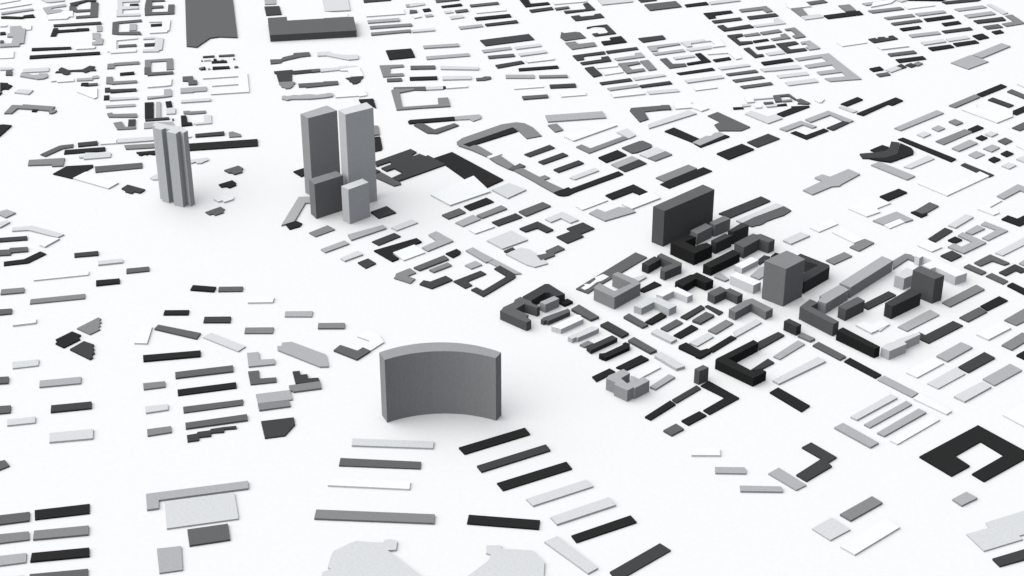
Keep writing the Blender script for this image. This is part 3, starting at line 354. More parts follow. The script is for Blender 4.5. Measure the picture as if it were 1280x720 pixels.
oblong_block|building|flat mid grey oblong block right of the square grey tower|M|1.07|223.2,1085.8,237.8,1097.7,233.2,1103.5,218.5,1091.6
angular_block|building|flat white angular block behind the grey comb-shaped block|W|1.31|257.4,1583.3,260.7,1579.6,280.2,1585.3,276.2,1597.2,268.3,1601.2,257.7,1595.9
bar_block|building|flat black long bar behind right of the notched grey cube|K|0.95|128.0,970.1,144.9,987.5,141.7,990.8,125.2,973.8
l_shaped_block|building|flat black L-shaped block in front of the grey comb-shaped block|K|0.95|221.1,1335.0,230.0,1342.1,245.3,1354.6,245.1,1356.8,230.2,1355.4,230.7,1352.8,216.3,1340.5
l_shaped_block|building|flat mid grey L-shaped block behind left of the dark corner tower|M|1.26|276.0,1093.4,279.8,1089.8,281.1,1094.8,279.2,1099.2,275.3,1100.7,265.0,1090.5,262.8,1079.0
u_shaped_block|building|flat mid grey U-shaped block left of the grey comb-shaped block|M|1.33|98.9,1424.9,114.8,1431.0,113.8,1435.9,103.7,1432.6,99.9,1441.5,111.7,1447.1,110.5,1451.6,92.5,1446.7
oblong_block|building|flat mid grey oblong block in front right of the rounded ring block|M|1.25|31.3,1196.9,38.6,1202.6,23.8,1218.4,18.5,1213.2
bar_block|building|flat black long bar behind the grey comb-shaped block|K|1.17|291.2,1553.8,325.5,1564.9,323.2,1573.9,288.3,1561.9
oblong_block|building|flat pale grey oblong block behind the square grey tower|P|1.31|197.4,1115.2,212.6,1127.7,206.5,1133.0,192.4,1120.6
oblong_block|building|flat mid grey oblong block behind left of the dark corner tower|M|1.14|243.8,1105.0,256.7,1117.2,250.9,1123.1,238.2,1111.0
oblong_block|building|flat white oblong block, right one of two right of the three saw-edged blocks|W|1.20|-176.4,1033.0,-159.8,1033.6,-159.5,1040.0,-177.4,1040.8
bar_block|building|flat black long bar behind the fluted tower|K|1.07|-298.6,1333.1,-291.4,1333.1,-296.9,1364.7,-304.2,1363.7
oblong_block|building|flat white oblong block, left one of two left of the dark slab tower|W|0.97|51.8,1168.4,71.2,1184.1,62.4,1186.1,46.9,1174.4
l_shaped_block|building|flat mid grey L-shaped block behind right of the rounded ring block|M|1.13|53.4,1479.8,75.4,1488.0,73.5,1496.3,59.1,1492.1,56.6,1498.2,47.6,1495.4
oblong_block|building|flat black oblong block behind left of the charcoal stepped plate|K|1.04|-109.5,1268.0,-102.4,1271.7,-101.7,1275.7,-104.8,1296.7,-111.4,1295.8
oblong_block|building|flat pale grey oblong block in front right of the three saw-edged blocks|P|1.19|-220.9,900.5,-208.1,904.2,-209.3,910.2,-222.7,907.4
oblong_block|building|flat charcoal oblong block in front of the four slab towers|D|1.03|-94.3,1114.2,-79.4,1127.6,-84.3,1132.7,-99.4,1119.6
oblong_block|building|flat charcoal oblong block behind the dark corner tower|D|1.08|300.4,1118.9,316.2,1135.5,311.5,1140.1,295.9,1123.2
stepped_block|building|flat dark grey stepped block behind the three saw-edged blocks|G|1.20|-360.3,1099.1,-351.1,1100.2,-351.4,1103.5,-340.1,1105.4,-341.7,1111.6,-354.0,1110.1,-354.0,1107.9,-362.2,1106.8
oblong_block|building|flat mid grey oblong block behind left of the curved tower|M|1.30|-126.5,999.7,-109.1,999.8,-109.4,1006.3,-126.8,1006.0
l_shaped_block|building|flat black L-shaped block left of the dark fin-shaped block|K|0.95|233.7,1291.3,253.8,1307.7,250.6,1311.8,234.3,1299.0,227.3,1306.8,222.7,1303.6
oblong_block|building|flat pale grey oblong block behind right of the notched grey cube|P|1.12|118.6,977.2,130.2,988.9,127.1,993.9,113.7,981.5
l_shaped_block|building|flat light grey L-shaped block in front of the grey comb-shaped block|L|1.19|219.5,1306.3,234.7,1318.7,241.5,1312.2,245.3,1315.2,233.8,1326.2,214.9,1311.3
bar_block|building|flat pale grey long bar right of the dark fin-shaped block|P|1.03|305.9,1237.8,327.8,1255.4,323.9,1261.1,301.1,1241.0
oblong_block|building|flat light grey oblong block behind left of the dark slab tower|L|1.27|81.6,1238.9,98.4,1253.8,93.4,1259.9,76.4,1245.3
bar_block|building|flat white long bar behind right of the notched grey cube|W|1.16|78.6,937.9,93.5,951.7,89.4,954.9,75.7,941.4
l_shaped_block|building|flat white L-shaped block, middle one of three left of the grey comb-shaped block|W|1.08|134.6,1350.6,148.0,1352.6,155.6,1345.9,162.1,1351.6,158.5,1355.6,146.5,1360.1,133.2,1358.7
oblong_block|building|flat dark grey oblong block in front of the dark fin-shaped block|G|1.12|299.4,1161.7,303.3,1163.6,314.3,1174.5,308.7,1180.6,295.0,1166.5
square_block|building|flat charcoal squarish block behind left of the raised dark hall|D|1.16|-227.2,1563.2,-213.3,1565.7,-217.8,1587.2,-231.7,1585.6
oblong_block|building|flat mid grey oblong block in front right of the charcoal stepped plate|M|1.30|-21.8,1155.3,-3.5,1170.5,-7.9,1175.6,-25.8,1159.8
oblong_block|building|flat pale grey oblong block behind the dark corner tower|P|1.32|319.2,1139.7,335.9,1156.5,331.1,1160.8,314.6,1143.4
l_shaped_block|building|flat charcoal L-shaped block right of the dark corner tower|D|1.15|338.4,1069.7,347.2,1077.0,349.7,1073.7,355.5,1077.0,348.5,1085.6,334.8,1074.2
l_shaped_block|building|flat black L-shaped block behind right of the dark corner tower|K|1.15|366.1,1142.9,376.7,1151.6,378.6,1163.5,367.0,1154.0,361.4,1159.4,355.4,1153.5
bone_block|building|small flat charcoal bone-shaped block with forked ends, upper left|D|1.03|-387.0,1427.8,-384.4,1424.3,-381.2,1423.3,-379.2,1425.7,-380.0,1430.7,-369.7,1430.6,-366.3,1427.8,-363.1,1432.1,-358.5,1432.0,-358.8,1434.9,-363.1,1435.6,-361.1,1437.7,-360.8,1441.3,-366.0,1442.8,-370.5,1434.6,-381.9,1433.1,-389.5,1439.6,-391.3,1434.9,-388.5,1431.7,-391.8,1431.0,-392.5,1427.9
oblong_block|building|flat black oblong block, right one of two in front right of the grey courtyard block|K|1.03|108.7,987.2,121.3,999.7,117.3,1004.2,104.5,991.0
oblong_block|building|flat light grey oblong block in front of the charcoal stepped plate|L|1.13|-35.3,1142.8,-22.6,1154.1,-28.4,1160.7,-41.0,1148.4
comb_block|building|flat light grey comb-shaped block with four teeth pointing left|L|1.20|258.5,1491.6,261.8,1493.0,264.6,1487.3,260.6,1484.5,263.2,1477.9,273.2,1481.6,266.4,1500.1,257.8,1496.3
""".strip().split('\n')
GROUPS = {'building': 'building blocks across the model city', 'tower': 'towers rising above the model city', 'hall': 'large halls of the model city'}
for row in ROWS:
    name, cat, label, c, h, p = row.split('|')
    p = pts_of(p); cx = sum(q[0] for q in p) / len(p); cy = sum(q[1] for q in p) / len(p)
    bm = bmesh.new(); prism(bm, [(x - cx, y - cy) for x, y in p], float(h))
    o = link(name, bm, [MAT[c]], (cx, cy, 0))
    o['label'] = label; o['category'] = cat; o['group'] = GROUPS[cat]
# the smallest blocks, several hundred more of the same kind
STUFF = """
W|1.22|-148.0,1431.3,-141.1,1431.2,-137.7,1417.9,-127.1,1419.3,-132.0,1439.1,-148.7,1434.8
P|1.23|217.0,1428.9,250.0,1436.4,248.3,1443.7,214.3,1434.9
M|1.10|-226.9,926.7,-214.1,929.8,-215.3,936.0,-228.5,933.6
M|0.98|-140.1,1127.4,-127.1,1138.2,-133.1,1144.5,-145.4,1133.1
L|1.33|88.3,926.2,101.5,940.2,97.9,943.4,85.0,929.1
P|1.34|105.7,1256.2,120.2,1268.4,113.6,1275.5,99.4,1262.7
L|1.02|-74.2,1456.8,-36.7,1464.8,-37.9,1471.0,-75.3,1463.4
W|1.06|-26.2,1131.5,-12.3,1142.0,-19.1,1147.6,-31.2,1137.4
D|0.95|13.9,1259.3,33.8,1275.7,29.7,1281.2,9.5,1263.8
K|0.93|101.6,1057.4,97.1,1062.0,86.9,1051.6,86.5,1049.2,89.0,1047.2
K|0.99|52.4,935.7,64.7,946.9,61.2,950.8,49.8,941.1
L|1.35|349.7,1268.6,367.6,1283.2,362.6,1289.4,345.0,1273.8
M|1.30|364.9,1352.5,390.5,1374.3,386.9,1379.0,360.5,1356.6
L|1.10|-277.7,1383.8,-267.5,1384.8,-267.3,1386.2,-256.4,1388.2,-257.7,1397.0,-279.3,1393.6
K|1.01|-415.5,1512.2,-410.7,1512.2,-410.9,1520.8,-383.6,1525.8,-384.8,1531.7,-395.6,1530.6,-395.9,1529.4,-411.5,1526.6,-412.8,1531.4,-416.9,1531.4
G|1.06|-363.0,1260.5,-352.8,1274.5,-345.1,1277.2,-345.9,1282.9,-354.2,1280.7,-356.7,1279.4,-367.8,1264.0
K|1.13|392.1,1375.3,417.8,1396.4,414.2,1401.5,388.4,1380.0
L|1.15|-131.0,1103.4,-115.2,1116.4,-119.0,1121.1,-134.6,1108.0
G|1.35|94.4,876.2,102.2,882.8,97.9,888.4,89.8,881.3
W|1.25|84.8,1373.8,111.9,1380.9,110.2,1386.3,82.3,1382.2
M|1.06|460.3,1546.3,448.3,1541.2,450.8,1534.5,469.6,1542.0,463.1,1563.9,456.2,1561.1
D|1.03|58.7,1549.2,85.4,1558.0,82.1,1567.8,76.5,1565.7,76.0,1562.6,63.9,1559.4,62.3,1563.2,54.7,1560.6
D|1.29|35.7,1231.5,55.5,1247.5,51.5,1252.3,31.8,1236.1
L|0.98|-430.7,1566.9,-418.3,1571.4,-417.3,1575.6,-421.1,1579.3,-429.5,1578.1,-429.8,1582.7,-417.7,1587.2,-419.4,1593.5,-438.5,1583.1
L|0.97|-46.2,1328.7,-34.5,1330.1,-31.2,1326.3,-25.1,1331.7,-24.9,1336.5,-26.9,1339.6,-47.0,1335.3
K|1.30|82.0,1489.9,102.6,1497.0,98.2,1510.7,87.9,1506.6,89.4,1500.6,79.8,1497.8
G|1.20|-46.0,1154.3,-33.8,1164.6,-38.8,1171.2,-51.2,1160.4
D|0.96|356.9,1229.0,358.4,1230.6,363.0,1223.3,367.2,1226.6,349.5,1247.7,345.7,1244.3
W|1.09|-173.1,1556.0,-151.6,1559.6,-152.7,1567.8,-175.0,1572.0
L|1.27|-420.7,1419.6,-404.1,1413.0,-399.6,1414.0,-396.6,1417.5,-398.3,1425.2,-405.6,1425.5,-405.7,1422.7,-410.2,1421.7,-416.7,1425.9,-421.2,1427.3
K|1.02|-230.2,1017.5,-213.7,1017.6,-213.9,1023.5,-230.2,1023.3
K|1.29|-291.8,1265.6,-290.9,1263.0,-288.4,1261.9,-286.5,1264.7,-284.4,1263.0,-283.3,1265.2,-279.3,1263.4,-277.6,1264.7,-263.1,1267.3,-263.9,1272.1,-278.7,1270.6,-293.6,1267.4
D|1.12|24.2,1245.8,43.8,1261.7,39.7,1266.5,20.3,1250.3
K|1.26|-282.4,1056.4,-266.9,1059.9,-268.2,1066.0,-283.8,1063.3
K|1.27|-217.5,1050.5,-201.2,1048.1,-200.5,1054.2,-216.7,1056.7
P|1.10|-82.7,1136.3,-68.1,1148.5,-73.1,1153.2,-87.0,1140.7
P|1.16|234.0,1398.6,260.1,1406.5,258.6,1413.6,231.7,1405.5
D|1.24|-290.1,1201.5,-289.3,1199.0,-283.9,1196.0,-282.6,1199.0,-277.7,1196.7,-275.0,1202.3,-289.7,1210.4,-293.1,1204.0
G|1.10|100.7,995.9,111.9,1006.6,108.0,1011.1,96.7,999.7
M|1.11|-128.4,1529.1,-91.1,1536.5,-92.1,1542.5,-129.7,1535.8
G|1.03|-198.4,1048.5,-182.1,1048.9,-182.3,1055.0,-198.7,1054.6
D|1.27|114.6,1010.9,128.1,1025.8,125.8,1029.4,110.9,1014.1
D|1.28|305.5,1090.4,314.5,1097.8,309.2,1105.3,299.6,1098.1
P|1.29|149.1,1404.2,181.2,1415.2,179.1,1420.4,147.0,1410.0
M|1.23|-344.4,1044.5,-329.1,1047.3,-330.4,1053.5,-345.4,1051.0
W|1.18|135.0,1350.4,147.5,1352.4,148.7,1365.6,134.0,1363.6
G|1.03|136.3,1436.6,151.4,1441.5,150.8,1447.3,139.6,1446.0,135.5,1459.6,129.4,1457.3
P|1.32|-61.3,1434.4,-28.8,1433.0,-28.7,1438.6,-61.9,1441.2
P|1.05|47.7,1219.1,66.7,1234.5,63.5,1239.5,43.7,1222.4
K|0.98|6.3,1430.9,40.6,1437.2,39.6,1442.9,5.6,1436.6
M|1.11|-344.0,1403.9,-339.4,1403.2,-338.7,1402.2,-318.1,1405.9,-319.2,1410.8,-339.1,1408.0,-341.3,1418.5,-346.5,1417.8
K|1.34|91.2,1004.4,102.0,1015.3,98.5,1019.8,87.1,1007.6
G|1.18|-315.3,1424.6,-312.8,1424.6,-311.9,1421.0,-290.4,1425.2,-291.5,1430.2,-309.9,1427.4,-312.3,1438.7,-317.8,1438.7
D|1.03|-365.4,1119.4,-344.7,1122.8,-346.2,1128.4,-366.8,1125.1
D|1.06|57.0,1454.2,63.2,1456.5,62.5,1461.9,63.4,1463.8,82.6,1469.5,81.5,1475.3,53.3,1465.4
D|1.31|192.3,1523.2,220.4,1532.5,217.2,1539.0,196.2,1530.1,192.9,1538.0,187.4,1535.5
D|1.12|117.2,1496.3,138.0,1504.6,135.9,1513.0,113.4,1505.8
D|1.17|157.6,950.6,165.4,957.4,162.0,962.0,148.2,947.1
M|1.10|111.0,1251.6,124.9,1263.2,119.8,1269.3,105.8,1256.7
W|1.23|134.8,1350.1,148.6,1352.6,155.3,1345.3,162.0,1350.6,149.2,1356.4,135.6,1359.4,133.4,1357.4
K|1.04|181.7,1554.0,188.2,1556.6,187.7,1562.9,205.3,1569.6,203.8,1575.3,177.7,1568.1
P|1.19|84.8,1589.7,113.9,1598.1,113.7,1603.9,81.2,1604.0
D|1.30|202.2,1489.5,215.2,1494.5,214.3,1498.5,203.9,1497.1,201.0,1507.2,208.4,1512.0,207.7,1516.4,193.9,1512.5
M|1.21|213.6,1571.2,233.8,1577.3,236.6,1570.1,242.6,1573.2,238.2,1586.2,211.9,1577.4
M|1.66|195.4,985.7,187.9,993.2,184.7,989.4,191.9,982.7
M|1.14|-328.1,1334.6,-305.1,1334.6,-306.6,1341.6,-325.6,1340.3,-327.3,1343.5,-331.1,1341.6
D|1.25|-417.5,1535.1,-375.1,1541.8,-377.0,1547.0,-419.0,1539.9
G|1.09|-265.1,1073.7,-249.9,1077.2,-251.1,1083.0,-266.2,1080.0
L|1.14|-376.2,1505.6,-373.2,1504.1,-372.1,1498.7,-375.0,1497.2,-373.6,1490.8,-364.6,1491.9,-366.6,1505.6,-370.2,1507.2,-372.3,1519.6,-379.2,1518.8
M|1.08|-349.4,1436.2,-343.5,1437.2,-344.3,1443.3,-323.5,1447.2,-324.8,1452.7,-346.1,1449.1,-345.9,1448.0,-351.2,1446.9
P|1.02|223.6,1429.8,249.5,1436.9,246.6,1444.3,221.2,1435.4
D|1.23|426.3,1541.9,453.9,1549.8,452.7,1557.8,423.9,1548.7
K|1.30|-32.5,1550.4,-0.4,1559.2,-2.1,1565.8,-34.5,1556.8
D|1.13|323.2,1494.9,346.2,1504.2,342.9,1512.2,338.7,1510.3,340.7,1507.4,335.9,1505.9,334.6,1508.8,328.9,1507.9,327.4,1503.5,326.0,1506.4,319.5,1503.5
L|1.26|-77.8,1482.1,-46.5,1486.9,-47.6,1493.3,-78.8,1488.1
K|1.02|337.0,1449.0,362.1,1457.1,360.3,1463.8,335.0,1456.2
P|0.99|228.5,1415.0,254.5,1422.1,253.1,1428.7,226.7,1421.1
P|1.10|-420.6,1427.7,-398.7,1430.5,-400.2,1439.1,-421.8,1435.5
K|1.20|152.9,1443.8,173.4,1451.4,166.2,1470.6,161.2,1469.0,165.7,1453.2,151.9,1447.8
G|0.98|333.9,1058.0,338.3,1062.2,329.7,1073.4,324.6,1069.2
P|1.25|-59.0,1411.1,-34.5,1412.4,-34.9,1419.4,-59.5,1418.4
M|1.28|-126.4,1513.4,-91.1,1521.9,-92.1,1527.4,-127.4,1519.2
W|0.96|293.5,1486.4,317.0,1494.9,315.7,1500.6,289.4,1495.2
P|1.19|92.8,1292.5,98.8,1298.6,92.4,1311.7,83.8,1304.3
D|1.13|-305.7,1096.9,-289.5,1099.8,-290.8,1105.7,-307.0,1102.4
W|0.95|271.7,1139.3,284.8,1149.3,281.6,1154.7,268.4,1144.9
K|1.26|218.8,1443.5,245.6,1452.9,243.4,1458.9,216.8,1449.8
D|1.25|-251.7,1295.9,-229.2,1299.7,-230.3,1306.3,-252.8,1301.3
P|1.12|-164.3,1428.7,-148.8,1432.9,-148.4,1435.8,-133.4,1438.6,-134.4,1442.5,-149.2,1440.8,-150.6,1438.3,-165.4,1436.1
P|1.01|115.3,1380.6,140.8,1386.4,139.2,1392.1,113.4,1386.9
W|1.00|-447.8,1459.6,-436.4,1461.1,-439.6,1476.6,-451.6,1475.1
W|1.05|234.2,1002.0,239.0,996.0,246.8,1004.5,242.9,1009.1,238.9,1005.5
K|1.00|13.0,1584.7,35.9,1591.8,34.1,1597.3,17.5,1593.1,15.6,1605.9,7.0,1605.9
D|1.23|61.5,1444.7,86.8,1453.0,84.5,1463.8,78.2,1461.0,78.7,1456.5,59.4,1449.2
L|1.24|123.4,1474.8,128.3,1475.7,128.8,1482.9,150.0,1491.2,148.8,1494.7,120.2,1486.5
L|1.18|-5.1,1415.0,19.2,1414.9,19.3,1421.9,-5.4,1422.0
K|1.07|-424.4,1477.5,-390.0,1481.6,-391.4,1486.4,-425.4,1483.5
W|1.22|-217.4,1182.1,-214.3,1184.0,-212.7,1181.2,-206.5,1186.2,-207.4,1191.4,-215.2,1193.2,-221.4,1186.7
G|1.11|-99.5,1390.6,-72.0,1389.2,-72.6,1396.7,-99.8,1395.0
D|1.28|-341.5,1385.9,-337.2,1386.5,-336.5,1384.2,-315.2,1388.2,-316.4,1392.9,-337.7,1390.6,-338.8,1394.6,-343.1,1394.0
D|1.14|32.5,1393.4,54.4,1395.7,53.8,1403.2,31.8,1400.5
W|1.07|41.2,1375.0,62.1,1379.0,61.6,1385.7,40.3,1383.1
G|1.29|-216.2,1231.0,-214.0,1231.0,-211.5,1228.2,-206.0,1232.3,-206.9,1235.7,-206.1,1238.2,-210.5,1243.2,-220.4,1235.3
L|1.30|421.2,1555.9,448.2,1565.1,445.7,1572.0,418.4,1562.8
D|1.20|68.5,1530.1,75.1,1535.5,81.9,1534.5,84.3,1533.8,87.2,1522.7,86.0,1518.3,78.8,1515.8,77.1,1518.3,72.5,1516.6,75.0,1511.0,94.1,1517.8,86.9,1539.5,68.1,1532.5
P|1.30|-286.7,1085.3,-270.4,1089.0,-271.7,1094.0,-288.1,1090.7
P|1.07|222.5,1533.1,250.6,1542.0,245.9,1555.6,241.0,1553.1,241.7,1544.5,220.8,1537.6
W|1.33|-326.1,1003.3,-311.7,1006.8,-312.9,1012.2,-327.1,1007.8
G|0.98|-220.6,1161.2,-218.4,1163.0,-216.4,1160.5,-210.8,1165.1,-211.8,1168.0,-210.7,1169.8,-214.6,1174.2,-224.5,1165.5
D|1.08|-101.0,1080.8,-94.4,1087.7,-100.4,1094.6,-107.2,1088.7
D|1.26|69.9,1417.4,77.4,1421.8,70.4,1440.2,62.9,1437.0
P|1.32|-116.3,1090.6,-104.3,1100.4,-108.2,1105.3,-119.7,1094.5
K|1.08|-86.8,1410.5,-63.4,1412.2,-63.9,1419.1,-87.4,1417.4
M|0.96|-316.4,1310.3,-310.8,1311.2,-302.1,1312.2,-302.9,1316.8,-311.3,1315.4,-315.9,1325.9,-322.3,1323.6
D|1.27|50.0,1568.2,77.7,1577.5,71.7,1595.0,67.0,1592.4,69.4,1580.6,67.9,1578.0,48.5,1573.4
W|1.13|172.5,1467.6,190.4,1470.8,195.9,1456.5,201.0,1458.8,199.8,1468.0,190.8,1473.8,182.9,1475.0,171.7,1470.3
K|0.95|144.2,1422.4,175.1,1432.7,173.1,1437.8,141.3,1426.1
K|1.09|148.3,1276.4,173.3,1296.5,170.0,1299.5,148.7,1280.8,142.7,1285.3
L|1.16|91.9,1453.9,116.4,1462.3,113.9,1472.2,108.1,1470.4,108.2,1465.3,89.5,1458.4
L|1.35|-131.4,1543.2,-102.7,1548.7,-103.8,1555.6,-132.7,1549.6
D|1.14|218.8,1552.5,246.6,1561.3,244.2,1567.7,217.3,1559.6
D|1.05|-12.0,1437.1,11.0,1448.2,8.5,1453.7,-14.4,1443.9
D|1.06|409.1,1353.0,414.3,1357.5,400.4,1373.2,395.3,1368.6
L|1.31|-290.5,1377.7,-304.1,1375.7,-303.3,1371.1,-287.5,1375.7,-283.8,1377.0,-286.8,1391.8,-292.6,1390.4
G|1.22|322.1,1071.0,326.3,1074.4,316.6,1085.8,312.3,1081.9
M|1.09|118.1,1431.6,124.9,1434.2,119.0,1455.4,111.8,1452.7
K|1.14|381.0,1546.8,408.0,1556.1,406.6,1562.7,379.3,1553.6
M|1.28|334.7,1568.2,365.8,1578.0,363.1,1583.3,331.5,1574.0
W|1.04|369.6,1578.7,396.6,1587.4,393.8,1594.2,367.2,1585.4
D|0.98|76.0,1400.8,102.5,1409.3,100.9,1414.8,74.3,1405.7
M|1.27|249.1,1524.2,253.3,1525.2,256.7,1513.7,252.5,1511.3,254.7,1505.7,264.2,1509.5,257.3,1531.6,247.7,1527.6
W|1.10|40.0,1591.2,71.0,1598.7,69.8,1605.5,38.6,1598.8
L|1.17|359.5,1507.9,387.2,1516.1,385.7,1522.1,357.9,1513.9
L|1.25|328.8,1129.6,340.0,1138.6,335.8,1144.0,324.8,1133.3
L|1.41|148.2,1064.4,142.9,1073.3,138.3,1067.9,145.2,1061.9
G|1.15|-87.4,1434.5,-66.0,1435.6,-66.4,1442.7,-87.9,1442.0
G|0.98|190.0,1406.0,216.0,1415.0,213.7,1419.8,187.7,1411.1
G|1.34|-279.9,1409.1,-275.2,1408.8,-273.7,1400.9,-266.5,1401.9,-267.8,1410.2,-271.1,1410.9,-272.8,1419.2,-281.5,1417.8
W|1.27|-329.6,1111.7,-321.9,1124.1,-328.6,1126.4,-334.2,1114.4
M|1.05|-197.1,1402.5,-195.3,1399.7,-194.3,1396.0,-191.8,1395.3,-190.2,1392.6,-187.1,1393.6,-184.9,1398.3,-184.9,1402.4,-183.6,1403.1,-183.8,1405.9,-186.4,1407.9,-197.9,1406.2
L|0.96|415.6,1573.0,444.0,1582.6,441.1,1588.4,412.7,1578.8
W|1.03|-32.5,1568.2,-5.2,1575.5,-6.6,1582.2,-34.1,1574.8
W|1.25|335.8,1583.4,356.6,1593.7,364.7,1605.7,340.1,1595.9
D|0.99|84.4,1470.4,112.0,1480.1,110.8,1485.2,82.8,1475.9
D|1.08|257.4,1308.1,272.6,1322.6,268.3,1325.9,253.0,1312.9
M|1.28|-53.8,1074.6,-41.7,1084.5,-44.7,1088.3,-57.2,1078.0
K|1.32|347.7,1039.4,352.4,1043.5,340.5,1059.5,336.0,1055.8
P|1.08|-255.2,1319.7,-242.6,1322.5,-245.4,1338.6,-251.2,1338.1,-249.1,1324.4,-257.1,1322.5
D|1.00|391.5,1518.1,418.3,1526.4,417.0,1532.5,389.4,1523.6
G|1.15|195.3,1392.7,221.0,1401.2,219.7,1405.9,192.8,1397.4
K|1.03|394.8,1486.3,416.9,1494.7,414.5,1500.9,393.2,1493.7
D|0.98|-138.8,1411.5,-137.9,1408.0,-136.0,1406.7,-134.8,1402.9,-131.2,1403.6,-130.9,1405.6,-129.0,1407.3,-128.4,1413.6,-126.9,1416.0,-127.2,1419.8,-141.9,1415.7
K|2.00|40.7,1032.9,37.1,1036.6,31.5,1032.2,35.2,1028.6
D|1.32|109.5,1394.6,135.8,1402.7,134.1,1407.8,107.8,1398.9
L|1.08|82.6,1388.4,107.9,1396.9,106.1,1401.6,80.3,1393.1
L|0.95|-24.7,1472.3,0.1,1480.5,-1.3,1486.1,-26.5,1478.3
D|0.97|185.7,1542.9,212.0,1551.6,210.6,1557.5,183.6,1549.2
K|1.08|-159.8,1138.5,-153.0,1142.9,-151.6,1147.3,-156.3,1151.3,-163.5,1146.0
P|1.11|-250.7,1248.2,-247.0,1248.2,-244.6,1250.3,-243.2,1247.8,-240.0,1247.8,-238.1,1250.3,-235.0,1253.5,-236.4,1257.9,-244.5,1255.7,-251.5,1252.9
W|1.20|-391.4,1407.9,-387.4,1409.6,-385.7,1406.5,-372.3,1408.9,-373.9,1414.8,-388.5,1416.2,-392.9,1411.4
K|1.05|-218.3,1206.4,-215.1,1207.7,-212.2,1205.4,-207.6,1210.2,-209.3,1212.1,-208.2,1213.4,-212.0,1218.2,-221.2,1211.0
W|1.34|172.7,1497.5,178.2,1498.9,181.1,1491.8,178.1,1483.8,189.5,1487.3,186.0,1505.2,178.3,1500.4,159.8,1493.3
D|1.23|-22.9,1536.1,6.0,1544.4,4.3,1550.5,-24.7,1540.9
G|1.18|-310.6,899.8,-302.8,901.2,-304.3,908.9,-312.6,907.9
G|1.31|9.7,1369.6,30.5,1373.8,29.8,1379.5,8.4,1375.9
K|1.22|276.3,1355.9,291.7,1369.0,287.9,1374.0,271.7,1360.0
M|1.24|266.8,1560.2,274.0,1562.3,270.4,1582.4,260.6,1579.0
G|1.26|332.1,1463.3,356.5,1470.5,354.8,1476.3,330.5,1469.0
L|1.17|-368.4,1156.8,-362.9,1164.4,-370.8,1169.7,-377.7,1164.5
M|0.97|345.8,1551.8,372.4,1559.7,370.8,1566.1,343.1,1556.9
P|1.15|105.1,1410.4,131.6,1419.8,130.6,1423.5,103.3,1416.1
W|1.30|326.9,1478.5,352.7,1486.0,350.0,1490.7,323.9,1484.1
P|1.27|-273.8,1363.2,-250.0,1367.1,-250.8,1372.4,-274.9,1368.1
K|1.25|-125.1,1363.0,-120.4,1363.0,-111.8,1352.6,-115.2,1371.2,-127.3,1369.6
W|1.05|154.2,1388.0,173.2,1393.9,171.8,1398.3,152.2,1396.2
K|1.10|284.2,1266.7,292.6,1270.3,296.3,1276.1,291.7,1280.2,280.7,1271.1
K|1.27|371.2,1476.2,392.3,1484.1,390.0,1489.9,368.9,1483.1
P|1.00|269.7,1551.5,287.7,1557.8,285.6,1565.4,266.9,1560.9
K|1.32|-266.2,1316.9,-257.8,1319.2,-258.7,1323.4,-262.4,1323.9,-265.6,1337.6,-269.9,1336.6
D|1.23|-341.3,1278.1,-326.4,1281.7,-328.1,1288.4,-342.9,1284.8
L|1.24|-289.3,1332.7,-285.5,1332.7,-291.2,1364.9,-294.8,1364.6
L|1.00|125.9,1466.1,153.2,1475.3,151.2,1480.5,123.9,1470.3
P|1.29|7.7,1464.0,31.1,1472.1,29.8,1477.3,5.8,1469.9
P|1.19|180.4,1433.0,206.6,1441.7,204.7,1445.9,178.3,1437.9
L|1.21|376.6,1560.8,403.3,1569.4,401.8,1574.7,373.7,1566.6
W|1.05|79.5,1421.6,95.7,1427.7,95.2,1434.8,78.2,1430.0
K|1.05|-470.7,1556.6,-450.9,1555.4,-449.9,1557.4,-440.3,1559.0,-443.5,1566.4,-451.4,1563.5,-452.0,1559.8,-468.7,1561.5,-472.1,1560.3
G|1.33|218.5,1364.1,224.2,1365.2,223.7,1375.5,231.0,1376.5,235.3,1368.4,236.3,1369.7,231.9,1380.5,218.1,1377.2
G|1.12|-20.0,1458.6,2.9,1463.7,1.5,1469.6,-21.2,1464.5
G|1.31|349.1,1537.4,376.7,1546.9,374.8,1552.0,347.0,1542.4
M|1.34|310.6,1572.2,320.5,1574.8,317.0,1589.9,305.9,1587.3
P|1.34|366.6,1489.2,387.9,1496.7,386.7,1502.9,364.8,1495.7
W|0.97|2.1,1391.4,26.8,1395.8,26.1,1399.6,1.5,1397.5
K|1.11|-41.2,1095.9,-36.7,1100.9,-35.9,1104.5,-39.0,1108.5,-46.6,1101.8
P|1.17|155.6,1485.2,160.1,1486.6,159.4,1490.1,159.8,1493.2,173.1,1499.6,172.3,1503.2,150.7,1496.1
M|1.09|34.8,1305.1,41.2,1309.2,36.3,1321.3,28.9,1318.5
L|1.07|-28.0,1079.7,-20.7,1085.5,-25.4,1091.0,-32.8,1084.8
G|1.22|185.8,1420.2,211.7,1428.0,209.9,1432.9,183.6,1423.9
K|1.30|-411.2,1289.7,-407.7,1298.3,-403.2,1318.3,-410.6,1319.9,-418.2,1317.1
P|1.19|4.1,1479.9,26.3,1487.3,25.1,1493.0,2.3,1485.5
D|1.11|408.1,1592.0,439.5,1599.9,443.6,1603.8,427.6,1603.9,405.0,1597.3
L|0.97|-334.2,1353.6,-310.7,1356.8,-311.6,1361.3,-335.4,1358.1
M|1.28|-111.6,1298.7,-105.4,1300.3,-107.7,1317.1,-112.8,1317.1
W|1.22|13.8,1449.2,37.0,1456.1,36.5,1460.9,11.8,1454.7
M|1.35|23.6,1415.2,47.9,1416.6,47.4,1421.5,23.1,1420.1
